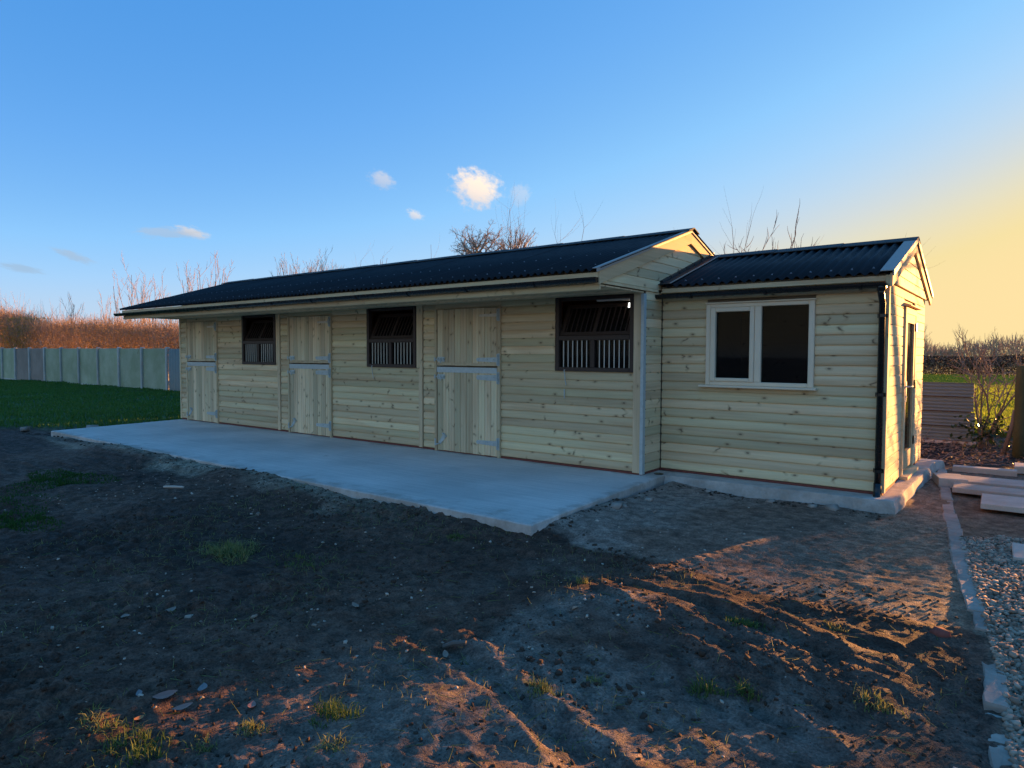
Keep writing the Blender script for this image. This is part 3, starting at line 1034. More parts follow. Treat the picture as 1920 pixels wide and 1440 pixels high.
def gutter(xa, xb, y, z, r=.055):
    prof = [(r * math.cos(a), r * math.sin(a)) for a in np.linspace(math.pi, 2 * math.pi, 10)]
    prof = prof + [(p[0] * .9, p[1] * .9) for p in prof[::-1]]
    mb = MB().prism([(y + p[0], z + p[1]) for p in prof], 'x', xa, xb)
    mb.prism([(y + r * math.cos(a), z + r * math.sin(a)) for a in np.linspace(math.pi, 2 * math.pi, 10)], 'x', xa - .004, xa - .0005)
    mb.prism([(y + r * math.cos(a), z + r * math.sin(a)) for a in np.linspace(math.pi, 2 * math.pi, 10)], 'x', xb + .0005, xb + .004)
    return mb


g = gutter(-.36, XR + .03, EY - .005, 2.205).obj('gutter', M_BLACK, ST)
bm_ = None
for x in np.arange(.2, XR, 1.0):
    if bm_ is None:
        prof = [(.062 * math.cos(a), .062 * math.sin(a)) for a in np.linspace(math.pi, 2 * math.pi, 10)]
        prof += [(p[0] * .93, p[1] * .93) for p in prof[::-1]]
        bm_ = MB().prism(prof, 'x', 0, .03).mesh('gutter_bracket')
        bm_.materials.append(M_BLACK)
    link('gutter_bracket', bm_, g).location = (x, EY - .005, 2.204)
for k in range(9):
    ya = EY + .085 + k * .1165
    MB().box(-.16, XR - .005, ya, ya + .113, 2.128 + .001 * (k % 2), 2.145).obj('soffit_board', M_POST, ST)

# main gable end over the annex
GXF = XR + .004
zb = 2.19
prev = None
for k in range(8):
    z = zb + k * BH
    if z + .02 > RZ - .1:
        break
    def ya_(zz):
        return min(RY - .01, max(-1.03, RY - (RZ - .055 - zz) / SL))
    def yb_(zz):
        return max(RY + .01, min(3.52, RY + (RZ - .055 - zz) / SL))
    cut_board(ya_, yb_, GXF + .012, z)
mb = MB()
mb.prism([(-1.03, 2.19), (3.5, 2.19), (3.5, 2.28), (RY, RZ - .05), (-1.03, zr(-1.03) - .05)], 'x', XR - .02, XR - .012)
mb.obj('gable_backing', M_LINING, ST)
MB().box(XR - .004, XR + .020, -1.03, .35, 2.155, 2.186).obj('gable_batten', M_TRIM, ST)


def barge(xa, xb, ya, yb, zf, d, name='barge_board', mat=None, up=0.004):
    """sloping board along a verge between ya and yb; zf gives the roof height"""
    mb = MB()
    mb.prism([(ya, zf(ya) + up), (yb, zf(yb) + up), (yb, zf(yb) + up - d), (ya, zf(ya) + up - d)], 'x', xa, xb)
    return mb.obj(name, mat or M_BARGE, ST)


barge(XR + .024, XR + .046, EY + .01, RY - .001, zr, .15)
barge(XR + .024, XR + .046, RY + .001, 2 * RY - EY - .01, zr, .15)
MB().box(XR - .02, XR + .0235, EY + .012, EY + .05, zr(EY) - .135, zr(EY) - .02).obj('barge_return', M_TRIM, ST)
for ya, yb in ((EY - .06, RY), (RY, 2 * RY - EY + .06)):
    s_ = 1 if ya < RY - .5 else -1
    mb = MB()
    up = .040
    mb.prism([(ya, zr(ya) + up), (yb, zr(yb) + up), (yb, zr(yb) + up - .008), (ya, zr(ya) + up - .008)], 'x', XR + .00, XR + .062)
    mb.prism([(ya, zr(ya) + up - .0085), (yb, zr(yb) + up - .0085), (yb, zr(yb) - .004), (ya, zr(ya) - .004)], 'x', XR + .050, XR + .062)
    mb.obj('verge_capping', M_CAP, ST)

# stepped flashing where the lower roof meets the gable
mb = MB()
for k in range(7):
    y = AEY + .02 + k * .24
    z = zra(y) + .02
    mb.prism([(y, z), (y + .225, z + .225 * ASL), (y + .225, z + .225 * ASL + .055), (y + .02, z + .06)], 'x', XR + .0465 if zr(y) - .15 < z + .06 else XR + .006, XR + .056)
mb.prism([(AEY - .03, zra(AEY) + .03), (ARY, ARZ + .034), (ARY, ARZ + .04), (AEY - .03, zra(AEY) + .037)], 'x', XR + .02, XR + .17)
mb.obj('flashing', M_LEAD, ST)
mb = MB()
mb.prism([(AEY - .03, zra(AEY) + .036), (ARY, ARZ + .040), (ARY, ARZ + .052), (AEY - .03, zra(AEY) + .048)], 'x', XR + .17, XR + .182)
mb.obj('flashing_edge', M_CAP, ST)

# annex eaves, gutter and downpipe
MB().box(XR + .05, AX1 - .012, AEY + .02, AEY + .045, 2.150, 2.200).obj('fascia_board', M_TRIM, ST)
MB().box(XR + .02, XA + .03, AEY + .046, SB - .002, 2.150, 2.166).obj('soffit_board', M_POST, ST)
g = gutter(XR - .25, XA + .005, AEY - .028, 2.125, .052).obj('gutter', M_BLACK, ST)
for x in (11.4, 12.26, 13.2):
    link('gutter_bracket', bm_, g).location = (x, AEY - .028, 2.1235)
dx = XA - .040
dp = MB().tube([(dx, AEY - .028, 2.085), (dx, AEY - .028, 2.02), (dx, SB - .055, 1.93), (dx, SB - .055, .02)], .031, 14).obj('downpipe', M_BLACK, ST, smooth=True)
mb = MB()
mb.tube([(dx, AEY - .028, 2.12), (dx, AEY - .028, 2.045)], [.042, .040], 14)
mb.obj('outlet', M_BLACK, dp, True)
for z in (1.78, .98, .20):
    mb = MB()
    mb.tube([(dx, SB - .055, z + .01), (dx, SB - .055, z + .04)], .035, 14)
    mb.box(dx - .048, dx + .048, SB - .024, SB - .016, z + .005, z + .045)
    mb.obj('pipe_clip', M_BLACK, dp)
MB().tube([(dx, SB - .055, .10), (dx, SB - .055, .02), (dx, SB - .085, -.035), (dx, SB - .13, -.065)], [.037, .037, .036, .036], 14).obj('pipe_shoe', M_BLACK, dp, True)

# annex gable triangle, bargeboards, capping
zb = 2.148
for k in range(6):
    z = zb + k * BH
    if z > ARZ - .14:
        break
    def ya_(zz):
        return min(ARY - .01, max(SB - .02, ARY - (ARZ - .045 - zz) / ASL))
    def yb_(zz):
        return max(ARY + .01, min(YA + .02, ARY + (ARZ - .045 - zz) / ASL))
    cut_board(ya_, yb_, XA + .030, z)
mb = MB()
mb.prism([(SB, 2.162), (YA, 2.162), (YA, zra(YA) - .04), (ARY, ARZ - .04), (SB, zra(SB) - .04)], 'x', XA - .01, XA - .002)
mb.obj('gable_backing', M_LINING, ST)
barge(XA + .034, XA + .056, AEY - .0, ARY - .001, zra, .13)
barge(XA + .034, XA + .056, ARY + .001, 2 * ARY - AEY, zra, .13)
MB().box(XA - .005, XA + .033, AEY + .002, AEY + .06, zra(AEY) - .122, zra(AEY) - .012).obj('barge_return', M_TRIM, ST)
for ya, yb in ((AEY - .05, ARY), (ARY, 2 * ARY - AEY + .05)):
    mb = MB()
    up = .046
    mb.prism([(ya, zra(ya) + up), (yb, zra(yb) + up), (yb, zra(yb) + up - .008), (ya, zra(ya) + up - .008)], 'x', XA - .050, XA + .076)
    mb.prism([(ya, zra(ya) + up - .0085), (yb, zra(yb) + up - .0085), (yb, zra(yb) - .012), (ya, zra(ya) - .012)], 'x', XA + .062, XA + .076)
    mb.obj('verge_capping', M_CAP, ST)

# concrete plinth of the annex
mb = MB()
for (x0_, x1_, y0_, y1_) in ((11.175, 13.56, .215, .50), (13.40, 13.56, .501, 3.62)):
    pass
out_f = [(11.175, .20)] + [(11.3 + i * .1, .205 + .030 * i / 22 + random.uniform(-.012, .012)) for i in range(23)] + [(13.57, .27)]
out_r = [(13.575 + .045 * i / 15 + random.uniform(-.008, .008), .30 + i * .21) for i in range(16)] + [(13.70, 3.62)]
outl = out_f + out_r + [(13.40, 3.62), (13.40, .52), (11.175, .52)]
n = len(outl)
lo = [(x + (.035 if x > 13.56 else 0) + random.uniform(-.01, .02), y - (.05 if y < .29 else 0) + random.uniform(-.02, .01), -.34) for x, y in outl]
mid = [(x + (.012 if x > 13.56 else 0) + random.uniform(-.008, .008), y - (.015 if y < .29 else 0) + random.uniform(-.01, .01), -.10) for x, y in outl]
tp = [(x, y, -.036 + random.uniform(-.002, .002)) for x, y in outl]
rim = [(x - (.02 if x > 13.56 else 0), y + (.02 if y < .29 else 0), -.031) for x, y in outl]
mb.add(lo + mid + tp + rim, [(k * n + i, k * n + (i + 1) % n, (k + 1) * n + (i + 1) % n, (k + 1) * n + i) for k in range(3) for i in range(n)] + [tuple(range(3 * n, 4 * n))])
mb.obj('plinth', M_PLINTH, ST)
# drain at the inner corner
mb = MB()
mb.tube([(11.10, .20, -.028), (11.10, .20, -.020)], .055, 18)
mb.obj('drain_cover', M_BLACK, ST)

# ------------------------------------------------------------------ doors of the stables
frame = MB()
frame.bevbox(.287, .328, -.030, .06, -.03, 2.055)
frame.bevbox(1.478, 1.522, -.030, .06, -.03, 2.055)
frame.box(.3285, 1.4775, .000, .06, 2.056, 2.10)
door_frame = frame.obj('door_frame', M_POST, ST)


def leaf(za, zt, name, hinges, topstrip):
    mb = MB()
    mb.box(.340, 1.468, .006, .026, za + .004, zt - .004)
    o = mb.obj('door_leaf', M_DOOR, ST)
    nb, x = 10, .338
    w = (1.470 - .338) / nb
    for k in range(nb):
        xa, xb = .338 + k * w + .0008, .338 + (k + 1) * w - .0008
        d = .009
        MB().prism([(xa, .0055), (xa, -.012), (xa + d, -.022), (xa + w * .5 - .006, -.022), (xa + w * .5, -.017), (xa + w * .5 + .006, -.022), (xb - d, -.022), (xb, -.012), (xb, .0055)][::-1], 'z', za + random.uniform(-.003, .003), zt + random.uniform(-.003, .002)).obj('door_board', M_DOOR, o)
    for (hz, hl, mat, hh) in hinges:
        mb = MB()
        mb.prism([(1.476, hz - hh), (1.476, hz + hh), (1.476 - hl, hz + hh * .72), (1.476 - hl - .02, hz), (1.476 - hl, hz - hh * .72)], 'y', -.029, -.0235)
        h = mb.obj('strap_hinge', mat, o)
        for bx in (.06, hl * .5, hl - .03):
            mb = MB().tube([(1.476 - bx, -.029, hz), (1.476 - bx, -.036, hz)], [.013, .006], 8)
            mb.obj('hinge_bolt', mat, o)
        mb = MB()
        mb.tube([(1.488, -.042, hz - .075), (1.488, -.042, hz + .075)], .013, 10)
        mb.tube([(1.497, -.036, hz + .075), (1.500, -.066, hz + .045), (1.500, -.068, hz - .02), (1.497, -.036, hz - .06)], .006, 6)
        mb.box(1.479, 1.521, -.0365, -.0315, hz - .085, hz + .085)
        mb.obj('hinge_hook', M_GALV, o)
    if topstrip:
        mb = MB()
        mb.box(.338, 1.470, -.030, -.0245, zt - .070, zt + .004)
        mb.box(.338, 1.470, -.0240, .028, zt + .0035, zt + .008)
        mb.obj('metal_edge', M_GALV, o)
    else:
        MB().box(.338, 1.470, -.0235, -.0225, za + .005, za + .042).obj('door_rail', M_POST, o)
    return o


def bolt(o, z, x=.345):
    mb = MB()
    mb.box(x, x + .145, -.0275, -.0235, z - .035, z + .035)
    for k in (.012, .062, .118):
        mb.box(x + k, x + k + .018, -.046, -.028, z - .016, z + .016)
    mb.tube([(x - .045, -.036, z), (x + .15, -.036, z)], .008, 8)
    mb.tube([(x + .095, -.036, z), (x + .095, -.06, z - .03), (x + .095, -.062, z - .055)], [.007, .007, .009], 6)
    mb.box(x - .052, x - .030, -.044, -.0315, z - .028, z + .028)
    return mb.obj('bolt', M_GALV, o)


up_leaf = leaf(1.235, 2.046, 'door_leaf', ((1.94, .31, M_BAR, .022), (1.325, .36, M_GALV, .034)), False)  # top hinge coloured pale to show the light it catches
bolt(up_leaf, 1.325)
lo_leaf = leaf(-.012, 1.205, 'door_leaf', ((1.075, .36, M_GALV, .044), (.165, .36, M_GALV, .036)), True)
bolt(lo_leaf, 1.07)
# kick bolt: a plate set slanting with an arm
mb = MB()
c, s = math.cos(.85), math.sin(.85)
kx, kz = .40, .10
def kp(a, b): return (kx + a * c - b * s, kz + a * s + b * c)
mb.prism([kp(-.02, -.022), kp(.15, -.030), (kp(.15, .034)), kp(-.02, .022)], 'y', -.030, -.0235)
mb.prism([kp(.15, -.034), kp(.162, -.034), kp(.162, .040), kp(.15, .040)], 'y', -.065, -.0235)
mb.box(.300, .322, -.044, -.0315, .05, .15)
mb.tube([(.31, -.036, .06), (.40, -.040, .09)], .009, 8)
mb.obj('kick_bolt', M_GALV, lo_leaf)
for i in (1, 2):
    for o in (door_frame, up_leaf, lo_leaf):
        copy_tree(o, ST, (BAY * i, 0, 0))
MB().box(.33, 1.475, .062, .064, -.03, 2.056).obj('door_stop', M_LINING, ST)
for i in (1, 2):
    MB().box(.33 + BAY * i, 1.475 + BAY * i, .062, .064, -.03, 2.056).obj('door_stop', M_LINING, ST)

# ------------------------------------------------------------------ barred stable windows
mb = MB()
X0, X1, Z0, ZM, Z1 = 2.418, 3.535, 1.190, 1.64, 2.120
mb.bevbox(X0, X0 + .055, -.012, .06, Z0, Z1)
mb.bevbox(X1 - .055, X1, -.012, .06, Z0, Z1)
mb.bevbox(X0 + .056, X1 - .056, -.014, .06, Z0, Z0 + .05)
mb.bevbox(X0 + .056, X1 - .056, -.010, .05, ZM - .06, ZM)
mb.bevbox(X0 + .515, X0 + .575, -.006, .04, Z0 + .051, ZM - .061)
mb.box(X0 + .056, X1 - .056, .02, .06, Z1 - .04, Z1)
win = mb.obj('window', M_DARKWOOD, ST)
MB().box(X0 + .056, X1 - .056, .030, .034, Z0 + .051, ZM - .061).obj('pane', M_GLASS, win)
barm = MB().tube([(0, 0, 0), (0, 0, ZM - .062 - Z0 - .052)], .0068, 8).mesh('bar')
barm.materials.append(M_BAR)
for k in range(6):
    o = link('bar', barm, win)
    o.location = (X0 + .115 + k * .0685, .012, Z0 + .051)
for k in range(7):
    o = link('bar', barm, win)
    o.location = (X0 + .64 + k * .0685, .012, Z0 + .051)
# top flap, hinged on the middle rail and leaning into the stable
mb = MB()
FH, FW = .44, X1 - X0 - .12
mb.box(0, .05, 0, .035, 0, FH)
mb.box(FW - .05, FW, 0, .035, 0, FH)
mb.box(.051, FW - .051, 0, .035, 0, .045)
mb.box(.051, FW - .051, 0, .035, FH - .045, FH)
mb.box(FW * .47, FW * .47 + .045, .002, .033, .046, FH - .046)
flap = mb.obj('window_flap', M_DARKWOOD, ST)
flap.location = (X0 + .06, .005, ZM + .006)
flap.rotation_euler = (math.radians(-27), 0, 0)
MB().box(.051, FW - .051, .020, .024, .046, FH - .046).obj('pane', M_GLASS, flap)
fb = MB().tube([(0, 0, .046), (0, 0, FH - .046)], .008, 8).mesh('flap_bar')
fb.materials.append(M_DARKWOOD)
for k in range(13):
    if k == 6:
        continue
    o = link('bar', fb, flap)
    o.location = (.075 + k * .0705, .008, 0)
for i in (1, 2):
    copy_tree(win, ST, (BAY * i, 0, 0))
    copy_tree(flap, ST, (BAY * i, 0, 0))
# hooks hanging below two of the windows
for i in (1, 2):
    x = BAY * i + (2.56 if i == 1 else 2.57)
    mb = MB()
    mb.tube([(x, -.012, 1.205), (x, -.03, 1.205), (x, -.034, 1.185), (x, -.02, 1.165)], .006, 6)
    mb.tube([(x, -.024, 1.17), (x + .012, -.020, 1.05)], .005, 6)
    mb.tube([(x + .012, -.016, 1.05), (x + .022, -.016, 1.03), (x + .016, -.016, 1.01)], .005, 6)
    if i == 2:
        mb.tube([(x - .005, -.016, .96), (x - .003, -.018, .84)], [.008, .006], 6)
    mb.obj('cabin_hook', M_GALV, ST)
# white batten and lamp seen through the nearest window
mb = MB().box(10.30, 10.775, .068, .11, 2.060, 2.118)
mb.obj('white_batten', M_BAR, ST)
mb = MB().tube([(10.735, .13, 2.03), (10.735, .13, 1.975)], [.024, .030], 12).obj('bulkhead_lamp', M_LAMP, ST, True)

# ------------------------------------------------------------------ annex window
AW = MB()
yf = SB - .030
AW.bevbox(WX0, WX0 + .055, yf, SB + .06, WZ0, WZ1, .006)
AW.bevbox(WX1 - .060, WX1, yf, SB + .06, WZ0, WZ1, .006)
AW.bevbox(WX0 + .056, WX1 - .061, yf, SB + .06, WZ1 - .045, WZ1, .006)
AW.bevbox(WX0 + .056, WX1 - .061, yf, SB + .06, WZ0, WZ0 + .045, .006)
MX = WX0 + .565
AW.bevbox(MX, MX + .075, yf, SB + .06, WZ0 + .0455, WZ1 - .0455, .006)
cw = AW.obj('casement_window', M_CREAM, ST)
mb = MB()
a0, a1, b0, b1 = WX0 + .057, MX - .001, WZ0 + .046, WZ1 - .046
mb.bevbox(a0, a0 + .060, yf - .012, SB + .03, b0, b1, .006)
mb.bevbox(a1 - .050, a1, yf - .012, SB + .03, b0, b1, .006)
mb.bevbox(a0 + .061, a1 - .051, yf - .012, SB + .03, b1 - .048, b1, .006)
mb.bevbox(a0 + .061, a1 - .051, yf - .012, SB + .03, b0, b0 + .040, .006)
mb.obj('sash', M_CREAM, cw)
MB().box(a0 + .061, a1 - .051, SB + .004, SB + .008, b0 + .041, b1 - .049).obj('pane', M_GLASS, cw)
MB().box(MX + .076, WX1 - .061, SB + .004, SB + .008, WZ0 + .046, WZ1 - .046).obj('pane', M_GLASS, cw)
MB().bevbox(WX0 - .065, WX1 + .035, SB - .085, SB + .02, WZ0 - .026, WZ0 - .001, .006).obj('sill', M_CREAM, cw)
MB().bevbox(WX0 - .005, WX1 + .015, SB - .050, SB - .004, WZ1 + .001, WZ1 + .018, .004).obj('drip_bar', M_CREAM, cw)

# ------------------------------------------------------------------ annex door in the gable (glazed)
mb = MB()
xd = XA + .022
mb.box(XA - .05, xd, DY0, DY0 + .075, .02, DZ1)
mb.box(XA - .05, xd, DY1 - .075, DY1, .02, DZ1)
mb.box(XA - .05, xd, DY0 + .0755, DY1 - .0755, DZ1 - .07, DZ1)
gd = mb.obj('glazed_door', M_TRIM, ST)
mb = MB()
l0, l1, q0, q1 = DY0 + .078, DY1 - .078, .06, DZ1 - .073
mb.box(XA - .03, xd - .006, l0, l0 + .105, q0, q1)
mb.box(XA - .03, xd - .006, l1 - .105, l1, q0, q1)
mb.box(XA - .03, xd - .006, l0 + .1055, l1 - .1055, q1 - .10, q1)
mb.box(XA - .03, xd - .006, l0 + .1055, l1 - .1055, q0, q0 + .20)
mb.obj('door_leaf', M_TRIM, gd)
MB().box(XA - .012, XA - .006, l0 + .1055, l1 - .1055, q0 + .2005, q1 - .1005).obj('pane', M_GLASS, gd)
mb = MB()
mb.box(xd - .0055, xd + .004, l0 + .03, l0 + .07, .86, 1.10)
mb.tube([(xd, l0 + .05, 1.04), (xd + .05, l0 + .05, 1.04), (xd + .055, l0 + .16, 1.04)], [.011, .010, .009], 8)
mb.tube([(xd, l0 + .05, .92), (xd + .012, l0 + .05, .92)], .013, 10)
mb.obj('handle', M_GALV, gd)
for z in (1.70, 1.0, .30):
    MB().box(xd + .0005, xd + .010, DY1 - .10, DY1 - .04, z, z + .10).obj('hinge', M_BLACK, gd)
MB().prism([(XA + .0, DZ1 + .045), (XA + .075, DZ1 + .018), (XA + .075, DZ1 + .008), (XA + .0, DZ1 + .008)], 'y', DY0 - .06, DY1 + .06).obj('drip_hood', M_BARGE, gd)
MB().prism([(XA - .04, .018), (XA + .085, .006), (XA + .085, -.026), (XA - .04, -.026)], 'y', DY0 - .02, DY1 + .02).obj('threshold', M_BARGE, gd)

# ------------------------------------------------------------------ fence of concrete panels on the left
FN = empty('panel_fence', (-13.07, 6.0, -.15))
tag(FN, 'grey green fence of tall flat panels between pale concrete posts behind the lawn', 'fence')


def under(root, o):
    """parent keeping the world position"""
    o.parent = root
    o.location = Vector(o.location) - root.location
    return o


pxs = [-13.07 - 2.2 * k for k in range(14)]
for k, x in enumerate(pxs):
    zt = 1.575 + .006 * k
    mb = MB()
    mb.prism([(x - .055, 5.93), (x + .055, 5.93), (x + .045, 5.90), (x - .045, 5.90)][::-1], 'z', -.45, zt + .02)
    mb.box(x - .030, x + .030, 5.931, 6.06, -.45, zt + .02)
    mb.prism([(x - .055, zt + .0205), (x + .055, zt + .0205), (x, zt + .05)], 'y', 5.90, 6.06)
    under(FN, mb.obj('post', M_FPOST))
    if k < 13:
        brown = k in (6, 7)
        xa, xb = x - 2.2 + .032, x - .032
        mb = MB()
        tilt = random.uniform(-.012, .012)
        mb.add([(xa, 5.985, -.35), (xb, 5.985, -.35), (xb, 5.985 + tilt, zt - random.uniform(0, .03)), (xa, 5.985 + tilt, zt - random.uniform(0, .03)),
                (xa, 6.030, -.35), (xb, 6.030, -.35), (xb, 6.030 + tilt, zt), (xa, 6.030 + tilt, zt)],
               [(0, 1, 2, 3), (5, 4, 7, 6), (1, 5, 6, 2), (4, 0, 3, 7), (3, 2, 6, 7), (0, 4, 5, 1)])
        o = under(FN, mb.obj('panel', M_FENCEB if brown else M_FENCE))
        if brown:
            o['label'] = 'brown stained panel'
        if k in (3, 5, 8):
            under(FN, MB().box(xa + .3, xb - .2, 5.90, 5.945, gz1(x - 1, 5.9) - .05, gz1(x - 1, 5.9) + .06).obj('gravel_board', M_FPOST))
# ribbed sheet, run on unseen behind the stable to shade the lawn
xs = np.linspace(-13.03, .6, 12 * 30 + 1)
V, Fq = [], []
for j, z in enumerate((-.30, 1.56)):
    for x in xs:
        V.append((x, 5.98 + .022 * math.cos(2 * math.pi * x / .21), z))
nX = len(xs)
V += [(x, y + .006, z) for x, y, z in V]
for i in range(nX - 1):
    Fq += [(i, i + 1, nX + i + 1, nX + i), (2 * nX + i + 1, 2 * nX + i, 3 * nX + i, 3 * nX + i + 1), (nX + i, nX + i + 1, 3 * nX + i + 1, 3 * nX + i)]
rs = link('ribbed_sheet', np_mesh('ribbed_sheet', V, Fq), None, plain('dull_sheet', (.26, .25, .21), .6, var=.2, scale=3))
tag(rs, 'grey ribbed metal sheet at the fence end beside the stable wall', 'metal sheet')


# ------------------------------------------------------------------ bare trees and twigs
RMIN = .009


def grow(rng, base, direction, length, r, depth, out, spread=.7, up=.25, nseg=5, kids=(4, 6), taper=.35, ratio=.62, wob=.12, start=.25):
    p, d = np.array(base, float), np.array(direction, float)
    d /= np.linalg.norm(d)
    step = length / nseg
    pts, rads, dirs = [p], [r], [d]
    for i in range(nseg):
        d = d + rng.normal(size=3) * wob + np.array([0, 0, up * .25])
        d /= np.linalg.norm(d)
        p = p + d * step
        pts.append(p)
        rads.append(r * (1 - (1 - taper) * (i + 1) / nseg))
        dirs.append(d)
    for i in range(nseg):
        out.append((pts[i], pts[i + 1], rads[i], rads[i + 1], depth))
    if depth <= 0:
        return
    n = rng.integers(kids[0], kids[1] + 1)
    for k in range(n):
        t = start + (1 - start) * (k + rng.uniform(.2, .9)) / n
        f = t * nseg
        i = min(int(f), nseg - 1)
        q = pts[i] + (pts[i + 1] - pts[i]) * (f - i)
        dd = dirs[i + 1] + rng.normal(size=3) * spread
        dd[2] += up * .5
        L = length * ratio * (1.15 - .5 * t) * rng.uniform(.75, 1.2)
        grow(rng, q, dd, L, max(rads[i] * .6, RMIN), depth - 1, out, spread, up, max(3, nseg - 1), kids, .3, ratio, wob * 1.15, start)


def seg_obj(name, segs, mat, parent, n=3):
    P0 = np.array([s[0] for s in segs]) - np.array(parent.location if parent else (0, 0, 0))
    P1 = np.array([s[1] for s in segs]) - np.array(parent.location if parent else (0, 0, 0))
    return link(name, segs_mesh(name, P0, P1, [s[2] for s in segs], [s[3] for s in segs], n), parent, mat)


def tree(name, base, label, cat, segs, maxd, bark, twig, group=None):
    root = empty(name, base)
    tag(root, label, cat, group)
    seg_obj('trunk', [s for s in segs if s[4] >= maxd], bark, root, 7)
    seg_obj('crown', [s for s in segs if s[4] < maxd], twig, root, 3)
    return root


# oak far behind the roof
RMIN = .010
rng = np.random.default_rng(11)
segs = []
b0 = (-24.4, 38.3, -.2)
grow(rng, b0, (0.02, 0, 1), 10.6, .42, 0, segs, nseg=4, wob=.03, taper=.8)
for s in segs:
    pass
segs = [(a, b_, r0, r1, 9) for a, b_, r0, r1, d in segs]
topp = segs[-1][1]
for k in range(16):
    a = k * 2.4
    q = topp - np.array([0, 0, 1.8 * rng.uniform(0, 1)])
    grow(rng, q, (math.cos(a) * 1.0, math.sin(a) * 1.0, rng.uniform(.1, 1.5)), rng.uniform(2.5, 3.3), .10, 3, segs, spread=.66, up=.10, kids=(5, 6), ratio=.54, wob=.22)
tree('oak_tree', b0, 'round bare oak tree whose crown rises just over the roof ridge', 'tree', segs, 9, M_BARK, M_HAZETWIG)
# rounder paler tree beside it
rng = np.random.default_rng(12)
segs = []
b0 = (-22.5, 40.5, -.2)
grow(rng, b0, (0, 0, 1), 10.4, .28, 0, segs, nseg=4, wob=.04, taper=.7)
segs = [(a, b_, r0, r1, 9) for a, b_, r0, r1, d in segs]
topp = segs[-1][1]
for k in range(11):
    a = k * 2.4 + .4
    grow(rng, topp - np.array([0, 0, rng.uniform(0, 1.5)]), (math.cos(a) * .75, math.sin(a) * .75, rng.uniform(.3, 1.2)), rng.uniform(2.0, 2.8), .12, 3, segs, spread=.5, up=.3, kids=(4, 5), ratio=.58, wob=.14)
RMIN = .009
tree('bare_tree', b0, 'twiggy bare tree close on the right of the round oak above the roof', 'tree', segs, 9, M_BARK, M_HAZETWIG)


def shrub_segs(rng, base, n, hgt, lean, r, depth, spread=.45, up=.5, kids=(3, 5), ratio=.55, wob=.1):
    segs = []
    for k in range(n):
        a = rng.uniform(0, 6.283)
        d = (math.cos(a) * lean * rng.uniform(.2, 1), math.sin(a) * lean * rng.uniform(.2, 1), 1)
        q = np.array(base) + np.array([math.cos(a), math.sin(a), 0]) * .12 * rng.uniform(0, 1)
        grow(rng, q, d, hgt * rng.uniform(.7, 1.0), r, depth, segs, spread, up, 5, kids, .3, ratio, wob, .3)
    return segs


rng = np.random.default_rng(21)
b0 = (-30.2, 24.6, -.2)
tree('bare_shrub', b0, 'wide rounded bare shrub showing over the left part of the roof', 'shrub', shrub_segs(rng, b0, 46, 7.5, .50, .08, 3, .36, .45, (4, 5), .42, .06), 3, M_BARK, M_HAZETWIG)
b0 = (-27.4, 24.0, -.2)
tree('bare_shrub', b0, 'smaller bare shrub right of the wide rounded one over the roof', 'shrub', shrub_segs(rng, b0, 26, 7.1, .32, .07, 3, .34, .45, (4, 5), .42, .06), 3, M_BARK, M_HAZETWIG)


def whips(name, base, label, stems, group, arch=0.0, seed=0, r=.024, tw=3):
    """young shoots: stems is a list of (dx, dy, height, lean)"""
    rng = np.random.default_rng(seed)
    segs = []
    for (sx, sy, h, ln) in stems:
        p = np.array(base) + np.array([sx, sy, 0.0])
        d = np.array([ln * .8, ln * .6, 1.0])
        n = 9
        d /= np.linalg.norm(d)
        pp, rr = p, r * rng.uniform(.8, 1.2)
        for i in range(n):
            d = d + rng.normal(size=3) * .07 + np.array([0, 0, -arch * i / n])
            d /= np.linalg.norm(d)
            q = pp + d * h / n
            r2 = rr * .84
            segs.append((pp, q, rr, r2, 2))
            if i >= 3 and rng.uniform() < .62:
                for _ in range(tw):
                    dd = d + rng.normal(size=3) * .5
                    grow(rng, q, dd, h * rng.uniform(.10, .24), r2 * .6, 0, segs, nseg=4, wob=.10, up=.35, taper=.4)
            pp, rr = q, r2
    return tree(name, base, label, 'tree', segs, 2, M_BARK, M_TWIG, group)


GW = 'bare young trees behind the stable'
whips('young_tree', (1.0, 10.0, -.2), 'tall bare shoots above the roof just right of the oak', [(-.6, 0, 6.1, -.08), (-.3, .1, 6.3, .0), (-.2, 0, 5.7, -.14), (.2, 0, 5.5, .16), (.1, .2, 6.0, .05)], GW, 0, 31)
whips('young_tree', (1.75, 10.4, -.2), 'lone straight bare shoot standing over the middle of the ridge', [(-.2, 0, 6.2, .02), (0, .2, 5.0, -.05)], GW, 0, 32, tw=1)
whips('young_tree', (2.5, 10.8, -.2), 'bare shoots fanning over the ridge left of the main gable', [(-.3, 0, 5.3, -.12), (0, 0, 5.7, .05), (.3, 0, 5.4, .22), (.15, .2, 5.0, .3)], GW, 0, 33)
whips('young_tree', (-4.0, 8.2, -.2), 'short forked shoots over the roof right of the rounded shrub', [(-.4, 0, 5.0, -.12), (.1, 0, 5.1, .06), (.3, 0, 4.8, .2)], GW, 0, 34)
whips('young_tree', (-2.0, 9.2, -.2), 'thin bare shoot over the roof between shrub and oak', [(0, 0, 5.3, .02), (-1.2, 0, 4.9, -.1)], GW, 0, 35, tw=1)
whips('young_tree', (9.2, 7.8, -.2), 'upright bare shoots behind the annex ridge beside the main gable', [(-.1, 0, 4.5, -.03), (.08, 0, 4.6, .04), (-.25, .1, 3.9, -.10), (.4, .1, 3.8, .16)], GW, .02, 36, tw=2)
